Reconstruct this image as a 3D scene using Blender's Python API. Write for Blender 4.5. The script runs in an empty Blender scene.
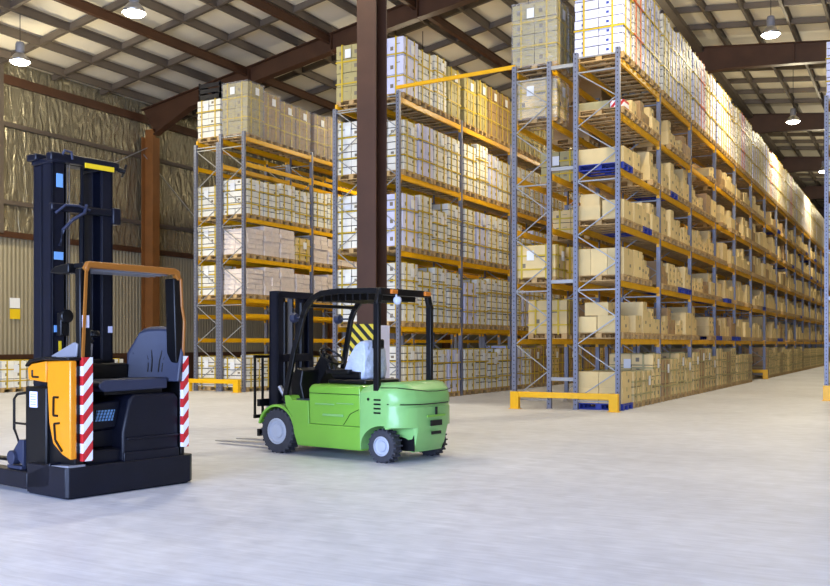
import bpy, math, random
from mathutils import Vector, Matrix, Euler
R = math.radians
rnd = random.Random(7)
SC = bpy.context.scene
COL = SC.collection

# ------------------------------------------------------------------ materials
def lin(c):
    return tuple(((v/255)/12.92 if v/255 <= .04045 else ((v/255+.055)/1.055)**2.4) for v in c) + (1,)

def mat(name, col, rough=.6, metal=0, var=0, vscale=6, bump=0, bscale=30, rand=0, spec=.5, coat=0, stretch=None):
    m = bpy.data.materials.new(name); m.use_nodes = True
    nt = m.node_tree; b = nt.nodes['Principled BSDF']
    b.inputs['Roughness'].default_value = rough; b.inputs['Metallic'].default_value = metal
    b.inputs['Specular IOR Level'].default_value = spec
    b.inputs['Coat Weight'].default_value = coat
    b.inputs['Base Color'].default_value = lin(col)
    tc = nt.nodes.new('ShaderNodeTexCoord'); src = tc.outputs['Object']
    if stretch:
        mp = nt.nodes.new('ShaderNodeMapping'); mp.inputs['Scale'].default_value = stretch
        nt.links.new(src, mp.inputs['Vector']); src = mp.outputs['Vector']
    out = None
    if var:
        n = nt.nodes.new('ShaderNodeTexNoise'); n.inputs['Scale'].default_value = vscale; n.inputs['Detail'].default_value = 5
        nt.links.new(src, n.inputs['Vector'])
        r = nt.nodes.new('ShaderNodeMapRange'); r.inputs['From Min'].default_value = .3; r.inputs['From Max'].default_value = .7
        r.inputs['To Min'].default_value = 1-var; r.inputs['To Max'].default_value = 1+var
        nt.links.new(n.outputs['Fac'], r.inputs['Value'])
        h = nt.nodes.new('ShaderNodeHueSaturation'); h.inputs['Color'].default_value = lin(col)
        nt.links.new(r.outputs[0], h.inputs['Value']); out = h
    if rand:
        oi = nt.nodes.new('ShaderNodeObjectInfo')
        r2 = nt.nodes.new('ShaderNodeMapRange'); r2.inputs['To Min'].default_value = 1-rand; r2.inputs['To Max'].default_value = 1+rand*.6
        nt.links.new(oi.outputs['Random'], r2.inputs['Value'])
        h2 = nt.nodes.new('ShaderNodeHueSaturation'); h2.inputs['Color'].default_value = lin(col)
        if out: nt.links.new(out.outputs[0], h2.inputs['Color'])
        nt.links.new(r2.outputs[0], h2.inputs['Value']); out = h2
    if out: nt.links.new(out.outputs[0], b.inputs['Base Color'])
    if bump:
        n = nt.nodes.new('ShaderNodeTexNoise'); n.inputs['Scale'].default_value = bscale; n.inputs['Detail'].default_value = 4
        nt.links.new(src, n.inputs['Vector'])
        bm_ = nt.nodes.new('ShaderNodeBump'); bm_.inputs['Strength'].default_value = bump; bm_.inputs['Distance'].default_value = .05
        nt.links.new(n.outputs['Fac'], bm_.inputs['Height']); nt.links.new(bm_.outputs[0], b.inputs['Normal'])
    return m

MT = {}
MT['white'] = mat('white_carton', (240, 236, 222), .55, var=.05, rand=.07)
MT['bluewhite'] = mat('coated_carton', (222, 222, 246), .5, var=.03, rand=.04)
MT['tan'] = mat('tan_carton', (230, 202, 140), .7, var=.05, vscale=3, rand=.13)
MT['brown'] = mat('brown_carton', (172, 138, 92), .6, var=.07, rand=.08)
MT['khaki'] = mat('khaki_carton', (176, 162, 108), .6, var=.07, rand=.07)
MT['sack'] = mat('white_sack', (238, 222, 206), .55, var=.06, vscale=9, bump=.5, bscale=12, rand=.05)
MT['gap'] = mat('carton_joint', (38, 32, 24), .8)
MT['print'] = mat('printing_ink', (132, 120, 98), .7)
MT['blueprint'] = mat('blue_ink', (40, 60, 150), .6)
MT['strap'] = mat('yellow_strap', (206, 174, 30), .45)
MT['redstrap'] = mat('orange_strap', (222, 110, 50), .45)
MT['paper'] = mat('paper_label', (240, 240, 238), .6)
MT['wood'] = mat('pallet_wood', (190, 156, 102), .8, var=.16, vscale=8, rand=.12)
MT['bluepal'] = mat('blue_plastic', (34, 54, 150), .45)
MT['beam'] = mat('beam_yellow', (248, 184, 6), .42, var=.05, rand=.05)
MT['upright'] = mat('rack_grey_steel', (122, 126, 142), .42, .3, var=.05)
MT['brace'] = mat('rack_brace_zinc', (160, 160, 158), .4, .4)
MT['guard'] = mat('guard_yellow', (252, 192, 10), .4, var=.03)
MT['steel'] = mat('oxide_red_steel', (72, 46, 30), .5, var=.14, vscale=2, spec=.4)
MT['wallcol'] = mat('wall_column_lit_steel', (124, 78, 36), .5, var=.12, vscale=2)  # frame steel made lighter and more orange: lit look put into the colour
MT['purlin'] = mat('purlin_zinc', (98, 88, 78), .5, .3, var=.12, vscale=1.5)
MT['roof'] = mat('roof_panel', (224, 214, 192), .7, var=.04, vscale=.7)
MT['film'] = None
def film():
    m = bpy.data.materials.new('stretch_film'); m.use_nodes = True; nt = m.node_tree
    b = nt.nodes['Principled BSDF']; b.inputs['Base Color'].default_value = lin((225, 225, 225)); b.inputs['Roughness'].default_value = .22
    tc = nt.nodes.new('ShaderNodeTexCoord'); mp = nt.nodes.new('ShaderNodeMapping'); mp.inputs['Scale'].default_value = (3, 3, 14)
    n = nt.nodes.new('ShaderNodeTexNoise'); n.inputs['Scale'].default_value = 2.2; n.inputs['Detail'].default_value = 5
    bp = nt.nodes.new('ShaderNodeBump'); bp.inputs['Strength'].default_value = .8; bp.inputs['Distance'].default_value = .05
    nt.links.new(tc.outputs['Object'], mp.inputs[0]); nt.links.new(mp.outputs[0], n.inputs['Vector'])
    nt.links.new(n.outputs['Fac'], bp.inputs['Height']); nt.links.new(bp.outputs[0], b.inputs['Normal'])
    r = nt.nodes.new('ShaderNodeMapRange'); r.inputs['From Min'].default_value = .35; r.inputs['From Max'].default_value = .75
    r.inputs['To Min'].default_value = .08; r.inputs['To Max'].default_value = .42
    nt.links.new(n.outputs['Fac'], r.inputs[0]); nt.links.new(r.outputs[0], b.inputs['Alpha'])
    return m
MT['film'] = film()

def corrugated(name, col, freq, dirx='Y', strength=.5, rough=.45, metal=.2):
    m = mat(name, col, rough, metal, var=.05, vscale=.6)
    nt = m.node_tree; b = nt.nodes['Principled BSDF']
    tc = nt.nodes.new('ShaderNodeTexCoord'); w = nt.nodes.new('ShaderNodeTexWave')
    w.bands_direction = dirx; w.inputs['Scale'].default_value = freq
    nt.links.new(tc.outputs['Object'], w.inputs['Vector'])
    bp = nt.nodes.new('ShaderNodeBump'); bp.inputs['Strength'].default_value = strength; bp.inputs['Distance'].default_value = .04
    nt.links.new(w.outputs['Fac'], bp.inputs['Height']); nt.links.new(bp.outputs[0], b.inputs['Normal'])
    return m
MT['sheet'] = corrugated('corrugated_sheet', (164, 154, 128), 1.9)

def foil():
    m = bpy.data.materials.new('insulation_foil'); m.use_nodes = True; nt = m.node_tree
    b = nt.nodes['Principled BSDF']; b.inputs['Base Color'].default_value = lin((164, 156, 132)); b.inputs['Roughness'].default_value = .27
    b.inputs['Metallic'].default_value = .72
    tc = nt.nodes.new('ShaderNodeTexCoord'); mp = nt.nodes.new('ShaderNodeMapping'); mp.inputs['Scale'].default_value = (1, 1, .33)
    n = nt.nodes.new('ShaderNodeTexNoise'); n.inputs['Scale'].default_value = 3.4; n.inputs['Detail'].default_value = 7; n.inputs['Distortion'].default_value = 1.2
    nt.links.new(tc.outputs['Object'], mp.inputs[0]); nt.links.new(mp.outputs[0], n.inputs['Vector'])
    bp = nt.nodes.new('ShaderNodeBump'); bp.inputs['Strength'].default_value = .75; bp.inputs['Distance'].default_value = .16
    nt.links.new(n.outputs['Fac'], bp.inputs['Height']); nt.links.new(bp.outputs[0], b.inputs['Normal'])
    return m
MT['foil'] = foil()

def concrete():
    m = bpy.data.materials.new('floor_concrete'); m.use_nodes = True; nt = m.node_tree
    b = nt.nodes['Principled BSDF']; L = nt.links
    tc = nt.nodes.new('ShaderNodeTexCoord')
    def noise(sc, det, dist=0, sx=None):
        n = nt.nodes.new('ShaderNodeTexNoise'); n.inputs['Scale'].default_value = sc; n.inputs['Detail'].default_value = det
        n.inputs['Distortion'].default_value = dist
        if sx:
            mp = nt.nodes.new('ShaderNodeMapping'); mp.inputs['Scale'].default_value = sx; mp.inputs['Rotation'].default_value = (0, 0, .5)
            L.new(tc.outputs['Object'], mp.inputs[0]); L.new(mp.outputs[0], n.inputs['Vector'])
        else: L.new(tc.outputs['Object'], n.inputs['Vector'])
        return n
    a, c, d = noise(.35, 4), noise(4, 7, .4), noise(2.2, 5, .6, (1, 9, 1))
    r1 = nt.nodes.new('ShaderNodeValToRGB'); r1.color_ramp.elements[0].position = .3; r1.color_ramp.elements[1].position = .72
    r1.color_ramp.elements[0].color = lin((172, 173, 182)); r1.color_ramp.elements[1].color = lin((222, 223, 232))
    mx = nt.nodes.new('ShaderNodeMath'); mx.operation = 'MULTIPLY_ADD'; mx.inputs[1].default_value = .35; L.new(c.outputs['Fac'], mx.inputs[0])
    m2 = nt.nodes.new('ShaderNodeMath'); m2.operation = 'MULTIPLY_ADD'; m2.inputs[1].default_value = .3; L.new(d.outputs['Fac'], m2.inputs[0])
    m3 = nt.nodes.new('ShaderNodeMath'); m3.operation = 'MULTIPLY'; m3.inputs[1].default_value = .4; L.new(a.outputs['Fac'], m3.inputs[0])
    L.new(m3.outputs[0], m2.inputs[2]); L.new(m2.outputs[0], mx.inputs[2]); L.new(mx.outputs[0], r1.inputs[0])
    L.new(r1.outputs[0], b.inputs['Base Color'])
    rr = nt.nodes.new('ShaderNodeMapRange'); rr.inputs['To Min'].default_value = .36; rr.inputs['To Max'].default_value = .62
    L.new(c.outputs['Fac'], rr.inputs[0]); L.new(rr.outputs[0], b.inputs['Roughness'])
    bp = nt.nodes.new('ShaderNodeBump'); bp.inputs['Strength'].default_value = .12; bp.inputs['Distance'].default_value = .02
    L.new(d.outputs['Fac'], bp.inputs['Height']); L.new(bp.outputs[0], b.inputs['Normal'])
    return m
MT['floor'] = concrete()

def chevron(name, c1, c2, scale, rot, axis='X'):
    m = mat(name, c1, .45); nt = m.node_tree; b = nt.nodes['Principled BSDF']
    tc = nt.nodes.new('ShaderNodeTexCoord'); mp = nt.nodes.new('ShaderNodeMapping'); mp.inputs['Rotation'].default_value = rot
    w = nt.nodes.new('ShaderNodeTexWave'); w.bands_direction = axis; w.inputs['Scale'].default_value = scale
    nt.links.new(tc.outputs['Object'], mp.inputs[0]); nt.links.new(mp.outputs[0], w.inputs['Vector'])
    r = nt.nodes.new('ShaderNodeValToRGB'); r.color_ramp.interpolation = 'CONSTANT'; r.color_ramp.elements[1].position = .5
    r.color_ramp.elements[0].color = lin(c1); r.color_ramp.elements[1].color = lin(c2)
    nt.links.new(w.outputs['Fac'], r.inputs[0]); nt.links.new(r.outputs[0], b.inputs['Base Color'])
    return m
MT['chev'] = chevron('black_yellow_stripes', (22, 22, 22), (226, 206, 60), 2.3, (0, R(45), 0))
MT['redwhite'] = chevron('red_white_stripes', (196, 40, 44), (236, 236, 240), 2.6, (0, R(-40), 0))
MT['green'] = mat('green_paint', (120, 178, 58), .38, var=.05, vscale=3, coat=.3)
MT['palegreen'] = mat('pale_green_paint', (130, 184, 104), .42, var=.06, vscale=3, coat=.2)
MT['black'] = mat('black_paint', (7, 7, 10), .4, spec=.35)
MT['navy'] = mat('dark_blue_black_plastic', (9, 12, 26), .45, var=.2, vscale=4, spec=.35)
MT['orange'] = mat('orange_paint', (232, 142, 14), .35, coat=.3, var=.03)
MT['rubber'] = mat('tyre_rubber', (52, 52, 58), .8, var=.2)
MT['rim'] = mat('wheel_rim_white', (172, 176, 186), .4)
MT['bluegrey'] = mat('blue_grey_vinyl', (42, 48, 70), .5, var=.08)
MT['plastic'] = mat('plastic_cover', (196, 204, 222), .25, bump=.9, bscale=9, var=.1)
MT['chrome'] = mat('bare_steel', (190, 190, 195), .3, .9)
MT['grey'] = mat('mid_grey', (130, 130, 136), .5)
MT['yellow'] = mat('label_yellow', (238, 200, 30), .5)
MT['bluelab'] = mat('label_blue', (120, 170, 220), .5)
MT['amber'] = mat('amber_lens', (214, 120, 30), .3)
MT['rimbrown'] = mat('bronze_edge', (150, 92, 30), .4)
MT['glass'] = mat('lamp_glass', (255, 246, 226), .2)
def emis(name, col, s):
    m = bpy.data.materials.new(name); m.use_nodes = True; b = m.node_tree.nodes['Principled BSDF']
    b.inputs['Base Color'].default_value = lin(col); b.inputs['Emission Color'].default_value = lin(col); b.inputs['Emission Strength'].default_value = s
    return m
MT['bulb'] = emis('lamp_glow', (255, 244, 220), 40)

# ------------------------------------------------------------------ mesh builder
class MB:
    def __init__(s): s.v = []; s.f = []; s.m = []
    def add(s, vs, fs, mi=0):
        o = len(s.v); s.v += [tuple(v) for v in vs]; s.f += [tuple(i+o for i in f) for f in fs]; s.m += [mi]*len(fs); return s
    def box(s, x0, x1, y0, y1, z0, z1, mi=0):
        return s.add([(x0,y0,z0),(x1,y0,z0),(x1,y1,z0),(x0,y1,z0),(x0,y0,z1),(x1,y0,z1),(x1,y1,z1),(x0,y1,z1)],
              [(0,3,2,1),(4,5,6,7),(0,1,5,4),(1,2,6,5),(2,3,7,6),(3,0,4,7)], mi)
    def obox(s, c, size, rot=(0,0,0), mi=0):
        M = Matrix.Translation(c) @ Euler(rot).to_matrix().to_4x4(); a, b, d = [q/2 for q in size]
        vs = [M @ Vector(p) for p in [(-a,-b,-d),(a,-b,-d),(a,b,-d),(-a,b,-d),(-a,-b,d),(a,-b,d),(a,b,d),(-a,b,d)]]
        return s.add(vs, [(0,3,2,1),(4,5,6,7),(0,1,5,4),(1,2,6,5),(2,3,7,6),(3,0,4,7)], mi)
    def bar(s, p0, p1, w, h, mi=0, up=(0,0,1)):
        p0, p1 = Vector(p0), Vector(p1); d = (p1-p0).normalized(); u = Vector(up)
        if abs(d.dot(u)) > .99: u = Vector((1,0,0))
        a = d.cross(u).normalized()*w/2; b = a.cross(d).normalized()*h/2
        vs = [p0-a-b, p0+a-b, p0+a+b, p0-a+b, p1-a-b, p1+a-b, p1+a+b, p1-a+b]
        return s.add(vs, [(3,2,1,0),(4,5,6,7),(0,1,5,4),(1,2,6,5),(2,3,7,6),(3,0,4,7)], mi)
    def tube(s, pts, r, n=8, mi=0, r2=None):
        pts = [Vector(p) for p in pts]; rings = []
        for i, p in enumerate(pts):
            d = (pts[min(i+1,len(pts)-1)]-pts[max(i-1,0)]).normalized()
            u = Vector((0,0,1)) if abs(d.z) < .95 else Vector((1,0,0))
            a = d.cross(u).normalized(); b = a.cross(d).normalized()
            rr = r if r2 is None else r+(r2-r)*i/(len(pts)-1)
            rings.append([p+(a*math.cos(2*math.pi*k/n)+b*math.sin(2*math.pi*k/n))*rr for k in range(n)])
        vs = [v for g in rings for v in g]; fs = []
        for i in range(len(rings)-1):
            for k in range(n): fs.append((i*n+k, (i+1)*n+k, (i+1)*n+(k+1)%n, i*n+(k+1)%n))
        fs.append(tuple(range(n))); fs.append(tuple((len(rings)-1)*n+k for k in reversed(range(n))))
        return s.add(vs, fs, mi)
    def lathe(s, prof, c, ax='y', n=28, mi=0):
        # prof: (radius, offset along axis)
        vs = []; fs = []
        for (r, o) in prof:
            for k in range(n):
                a = 2*math.pi*k/n; p = (r*math.cos(a), r*math.sin(a))
                q = {'y': (p[0], o, p[1]), 'x': (o, p[0], p[1]), 'z': (p[0], p[1], o)}[ax]
                vs.append((c[0]+q[0], c[1]+q[1], c[2]+q[2]))
        for i in range(len(prof)-1):
            for k in range(n): fs.append((i*n+k, i*n+(k+1)%n, (i+1)*n+(k+1)%n, (i+1)*n+k))
        fs.append(tuple(range(n))); fs.append(tuple((len(prof)-1)*n+k for k in range(n)))
        return s.add(vs, fs, mi)
    def prism(s, poly, slices, f=None, plane='xz', mi=0):
        # poly of (a,b), slices of offsets along third axis; f(a,o,b)->(a,o,b)
        vs = []; n = len(poly); fs = []
        for o in slices:
            for (a, b) in poly:
                p = (a, o, b) if f is None else f(a, o, b)
                vs.append({'xz': p, 'yz': (p[1], p[0], p[2]), 'xy': (p[0], p[2], p[1])}[plane])
        for i in range(len(slices)-1):
            for k in range(n): fs.append((i*n+k, i*n+(k+1)%n, (i+1)*n+(k+1)%n, (i+1)*n+k))
        fs.append(tuple(range(n))); fs.append(tuple((len(slices)-1)*n+k for k in reversed(range(n))))
        return s.add(vs, fs, mi)
    def mesh(s, name, mats):
        me = bpy.data.meshes.new(name); me.from_pydata(s.v, [], s.f)
        for m in mats: me.materials.append(MT[m])
        me.polygons.foreach_set('material_index', s.m); me.update()
        return me
    def build(s, name, mats, parent=None, bevel=0, smooth=False, label=None, seg=2):
        import bmesh
        me = s.mesh(name, mats if isinstance(mats, (list, tuple)) else [mats])
        bm = bmesh.new(); bm.from_mesh(me); bmesh.ops.recalc_face_normals(bm, faces=bm.faces); bm.to_mesh(me); bm.free()
        return link(name, me, parent, bevel, smooth, label, seg)

def link(name, me, parent=None, bevel=0, smooth=False, label=None, seg=2):
    o = bpy.data.objects.new(name, me); COL.objects.link(o); o.parent = parent
    if bevel:
        b = o.modifiers.new('Bevel', 'BEVEL'); b.width = bevel; b.segments = seg; b.limit_method = 'ANGLE'; b.angle_limit = R(35)
    if smooth or bevel:
        for p in me.polygons: p.use_smooth = True
        me.set_sharp_from_angle(angle=R(40))
    if label: o['label'] = label
    return o

def tag(o, label, cat, group=None):
    o['label'] = label; o['category'] = cat
    if group: o['group'] = group
    return o
def thing(name, label, cat, loc=(0,0,0), rz=0, group=None):
    o = bpy.data.objects.new(name, None); COL.objects.link(o); o.location = loc; o.rotation_euler = (0,0,rz); o.empty_display_size = .1
    return tag(o, label, cat, group)
def struct(name, mb, m, **k):
    o = mb.build(name, m, **k); o['kind'] = 'structure'; return o

# ------------------------------------------------------------------ building shell
WX, EX, RX = -27.0, 16.0, -8.5
def zr(x):           # underside of roof sheeting
    return 11.0+.178*(x-WX) if x < RX else 11.0+.178*(RX-WX)-.10*(x-RX)
Y0, Y1 = -9.0, 96.0
struct('floor', MB().box(WX-.3, EX+.3, Y0-.3, Y1+.3, -.2, 0), 'floor')
m = MB()
m.prism([(WX-.3, zr(WX)), (RX, zr(RX)), (EX+.3, zr(EX)), (EX+.3, zr(EX)+.15), (RX, zr(RX)+.15), (WX-.3, zr(WX)+.15)], [Y0-.3, Y1+.3])
struct('ceiling', m, 'roof')
m = MB(); m.box(WX-.2, WX, Y0, Y1, 0, 5.2, 0)
wl = struct('wall_left', m, 'sheet')
m = MB(); m.box(WX-.2, WX+.03, Y0, Y1, 5.2, 11.0)
wf = struct('insulation_foil', m, 'foil', parent=wl, label='crumpled silver-gold insulation foil over the upper wall')
m = MB(); m.box(WX, WX+.05, Y0, Y1, 0, 1.0); m.box(WX, WX+.12, Y0, Y1, 1.0, 1.15)
struct('baseboard_left', m, 'steel')
m = MB(); m.box(EX, EX+.2, Y0, Y1, 0, 11.9); struct('wall_right', m, 'sheet')
def gable(name, y, th, hole=None):
    m = MB()
    if not hole:
        m.prism([(WX,0),(EX,0),(EX,zr(EX)),(RX,zr(RX)),(WX,zr(WX))], [y, y+th])
    else:
        a, b, h = hole
        m.prism([(WX,0),(a,0),(a,h),(WX,h)], [y,y+th]); m.prism([(b,0),(EX,0),(EX,h),(b,h)], [y,y+th])
        m.prism([(WX,h),(EX,h),(EX,zr(EX)),(RX,zr(RX)),(WX,zr(WX))], [y,y+th])
    return struct(name, m, 'sheet')
gable('wall_back', Y1, .2)
gable('wall_front', Y0-.2, .2, (-14, 8, 6.0))

# girts on the left wall
for z, h, k in ((8.85, .14, 'purlin'), (6.25, .14, 'purlin'), (5.17, .2, 'steel'), (10.35, .3, 'steel')):
    struct('wall_girt', MB().box(WX+.02, WX+.16, Y0, Y1, z-h/2, z+h/2), k)
for y in (20.6, 34.1):
    struct('wall_stud', MB().box(WX+.02, WX+.2, y-.07, y+.07, 5.2, 10.9), 'purlin')

# main frames: wall column + tapered rafters
def ibeam(m, poly_top, poly_bot, y, fl, t=.03):
    # web between two polylines (x,z), flanges of width fl
    P = poly_top + poly_bot[::-1]
    m.prism(P, [y-.012, y+.012])
    for pl in (poly_top, poly_bot):
        for a, b in zip(pl[:-1], pl[1:]):
            m.bar((a[0], y, a[1]), (b[0], y, b[1]), fl, t, up=(0,0,1))
FR = [1.1+13*k for k in range(8)]
for y in FR:
    m = MB()
    top = [(WX+.1, zr(WX)-.33), (RX, zr(RX)-.33)]
    bot = [(WX+.75, zr(WX)-1.35), (WX+2.6, zr(WX+2.6)-.95), (RX-7, zr(RX-7)-.95), (RX-1.5, zr(RX)-1.35), (RX, zr(RX)-1.45)]
    ibeam(m, top, bot, y, .34)
    for x in (-21.6, -18.0, -14.6, -11.5):
        m.box(x-.015, x+.015, y-.16, y+.16, zr(x)-1.0, zr(x)-.33)
    struct('roof_rafter', m, 'steel')
    m = MB()
    top = [(RX, zr(RX)-.33), (EX-.1, zr(EX)-.33)]
    bot = [(RX, zr(RX)-1.45), (RX+1.5, zr(RX)-1.4), (RX+7, zr(RX+7)-1.05), (EX-4, zr(EX-4)-1.0), (EX-.8, zr(EX)-1.5)]
    ibeam(m, top, bot, y, .34)
    for x in (-4.5, -.5, 4): m.box(x-.015, x+.015, y-.16, y+.16, zr(x)-1.1, zr(x)-.33)
    struct('roof_rafter', m, 'steel')
    m = MB(); m.box(WX+.17, WX+.2, y-.19, y+.19, 0, 9.6); m.box(WX+.2, WX+.72, y-.012, y+.012, 0, 9.9); m.box(WX+.72, WX+.76, y-.19, y+.19, 0, 9.55)
    m.box(WX+.1, WX+.85, y-.25, y+.25, 0, .03)
    struct('steel_column', m, 'wallcol')
# purlins along the length, cross members between them
x = WX+.7; k = 0
while x < EX-.3:
    if abs(x-RX) > .2:
        m = MB(); z = zr(x)
        m.box(x-.02, x+.02, Y0, Y1, z-.26, z-.03); m.box(x-.02, x+.08, Y0, Y1, z-.05, z-.03); m.box(x-.08, x+.02, Y0, Y1, z-.28, z-.26)
        struct('roof_purlin', m, 'purlin')
    x += 1.37; k += 1
y = FR[1]-13+13/6; i = 0
for j in range(0, 42):
    y = FR[0]+13/6*j
    if j % 6 == 0 or y > Y1: continue
    m = MB()
    m.bar((WX+.1, y, zr(WX)-.13), (RX, y, zr(RX)-.13), .12, .2); m.bar((RX, y, zr(RX)-.13), (EX-.1, y, zr(EX)-.13), .12, .2)
    struct('roof_cross_member', m, 'purlin')
for x in (-21.7, -18.1, -14.7):
    m = MB(); z = zr(x)-.50
    m.box(x-.015, x+.015, Y0, Y1, z-.12, z+.12); m.box(x-.08, x+.08, Y0, Y1, z-.14, z-.12); m.box(x-.08, x+.08, Y0, Y1, z+.12, z+.14)
    struct('roof_tie_beam', m, 'steel')
m = MB(); m.box(-8.35, -8.05, Y0, Y1, zr(-8.2)-.52, zr(-8.2)-.3); struct('roof_ridge_beam', m, 'purlin')
# wall bracing rods
for a, b in (((26.9, 8.9), (31.5, 5.6)), ((24.0, 7.6), (27.3, 9.3))):
    struct('bracing_rod', MB().tube([(WX+.3, a[0], a[1]), (WX+.3, b[0], b[1])], .02, 6), 'brace')

# free standing pillar with hazard sleeve
cx0, cx1, cy0, cy1 = -9.04, -8.64, 14.4, 14.8
m = MB(); m.box(cx0, cx1, cy0, cy0+.03, 0, zr(-8.8)-.9); m.box(cx0, cx1, cy1-.03, cy1, 0, zr(-8.8)-.9); m.box(-8.86, -8.82, cy0+.03, cy1-.03, 0, zr(-8.8)-.9)
m.box(cx0-.1, cx1+.1, cy0-.1, cy1+.1, 0, .03)
pil = struct('steel_column', m, 'steel')
m = MB(); m.box(cx0-.13, cx1+.01, cy0-.05, cy0-.005, .05, 1.86)
m.build('hazard_board', ['chev'], pil, label='black and yellow diagonal striped guard board')
m = MB(); m.box(cx1+.005, cx1+.04, cy0-.04, cy1+.03, .05, 1.84); m.build('side_board', ['bluewhite'], pil, label='plain white guard board on the column side')

# notices on the wall
def wallpos(px, py, X=WX):
    A = R(28.55); r = (px-415)/932; vx, vy, vz = r*math.cos(A)-math.sin(A), r*math.sin(A)+math.cos(A), (344-py)/932
    t = X/vx; return vy*t, 1.5+vz*t
for py, mm, lb in ((303, 'paper', 'white paper notice pinned on the corrugated left wall'), (314, 'yellow', 'pale yellow paper notice pinned below the white one on the left wall')):
    yy, zz = wallpos(15, py, WX+.05)
    o = MB().box(WX+.04, WX+.055, yy-.2, yy+.2, zz-.17, zz+.17).build('wall_notice', mm); tag(o, lb, 'notice')

# ------------------------------------------------------------------ pallets, loads, boxes
cache = {}
def pallet_mb(m, D, W, mi=0, z=0):
    # D along x, W along y ; 0.144 high
    for yy in (-W/2+.05, 0, W/2-.05):
        m.box(-D/2, D/2, yy-.05, yy+.05, z, z+.022, mi)
        for xx in (-D/2+.07, 0, D/2-.07): m.box(xx-.07, xx+.07, yy-.05, yy+.05, z+.022, z+.1, mi)
    for xx in (-D/2+.07, 0, D/2-.07): m.box(xx-.07, xx+.07, -W/2, W/2, z+.1, z+.122, mi)
    n = 5
    for k in range(n):
        yy = -W/2+.06+(W-.12)*k/(n-1); m.box(-D/2, D/2, yy-.055, yy+.055, z+.122, z+.144, mi)
    return m
def pallet_mesh(D, W, mm):
    key = ('pal', D, W, mm)
    if key not in cache: cache[key] = pallet_mb(MB(), D, W).mesh('pallet', [mm])
    return cache[key]

KIND = {  # nx, ny, layer height, main material, print material
 'white': (2, 2, .19, 'white', 'print'), 'block': (2, 2, .46, 'bluewhite', 'print'), 'brown': (2, 2, .36, 'brown', 'print'),
 'khaki': (2, 2, .36, 'khaki', 'print'), 'sack': (2, 2, .16, 'sack', 'sack'), 'tall': (2, 2, .30, 'white', 'print'),
 'dots': (2, 2, .205, 'bluewhite', 'blueprint'), 'tan': (2, 2, .30, 'tan', 'print'), 'bigbox': (1, 1, .74, 'tan', 'print')}
def stack_mb(m, kind, D, W, H, r, z=.144, off=0):
    nx, ny, lh, _, _ = KIND[kind]; nz = max(1, round((H-z)/lh)); lh = (H-z)/nz
    g = .02 if kind in ('white', 'dots') else .014
    m.box(-D/2+.04, D/2-.04, -W/2+.04, W/2-.04, z, H-.02, off+(2 if kind == 'sack' else 1))
    for k in range(nz):
        for i in range(nx):
            for j in range(ny):
                if 0 < i < nx-1 and 0 < j < ny-1: continue
                jx, jy = (r.uniform(-.008, .008) for _ in 'ab'); 
                if kind == 'sack': jx, jy = r.uniform(-.03, .03), r.uniform(-.02, .02)
                x0 = -D/2+D*i/nx+g/2+jx; x1 = -D/2+D*(i+1)/nx-g/2+jx; y0 = -W/2+W*j/ny+g/2+jy; y1 = -W/2+W*(j+1)/ny-g/2+jy
                z0 = z+lh*k+(.003 if k else 0); z1 = z+lh*(k+1)-g
                m.box(x0, x1, y0, y1, z0, z1, off)
                if kind == 'sack' or (kind == 'white' and (k+i+j) % 3): continue
                w = x1-x0; d = y1-y0; h = z1-z0
                if j == 0:
                    if kind == 'dots': m.box(x0+.3*w, x0+.42*w, y0-.002, y0, z0+.3*h, z0+.6*h, off+2)
                    else: m.box(x0+w*.2, x0+w*.2+.09, y0-.002, y0, z0+h*.3, z0+h*.3+min(.1, h*.4), off+2)
                    if h > .3: m.box(x0+w*.55, x0+w*.8, y0-.002, y0, z0+h*.62, z0+h*.66, off+2)
                if i == nx-1:
                    if kind == 'dots': m.box(x1, x1+.002, y1-.06, y1-.015, z0+.35*h, z0+.65*h, off+2) if j == 1 else None
                    else: m.box(x1, x1+.002, y0+d*.3, y0+d*.3+.08, z0+h*.3, z0+h*.3+min(.09, h*.4), off+2)
    return m
def strap_v(m, D, W, H, y, mi=0, w=.022):
    e = .012
    m.box(D/2, D/2+e, y-w, y+w, .1, H+e, mi); m.box(-D/2-e, -D/2, y-w, y+w, .1, H+e, mi); m.box(-D/2-e, D/2+e, y-w, y+w, H-.006, H+e, mi)
def strap_vx(m, D, W, H, x, mi=0, w=.022):
    e = .013
    m.box(x-w, x+w, -W/2-e, -W/2, .1, H+e, mi); m.box(x-w, x+w, W/2, W/2+e, .1, H+e, mi); m.box(x-w, x+w, -W/2-e, W/2+e, H-.006, H+e, mi)
def strap_h(m, D, W, z, mi=0, w=.018):
    e = .016
    for a in ((-D/2-e, D/2+e, -W/2-e, -W/2), (-D/2-e, D/2+e, W/2, W/2+e), (D/2, D/2+e, -W/2-e, W/2+e), (-D/2-e, -D/2, -W/2-e, W/2+e)):
        m.box(a[0], a[1], a[2], a[3], z-w, z+w, mi)
def film_mb(m, D, W, H, mi=0):
    import itertools
    e = .018; n = 7
    for (ax, sgn) in (('x', 1), ('x', -1), ('y', 1), ('y', -1)):
        pass
    m.box(-D/2-e, D/2+e, -W/2-e, W/2+e, .08, H+.03, mi)
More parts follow.
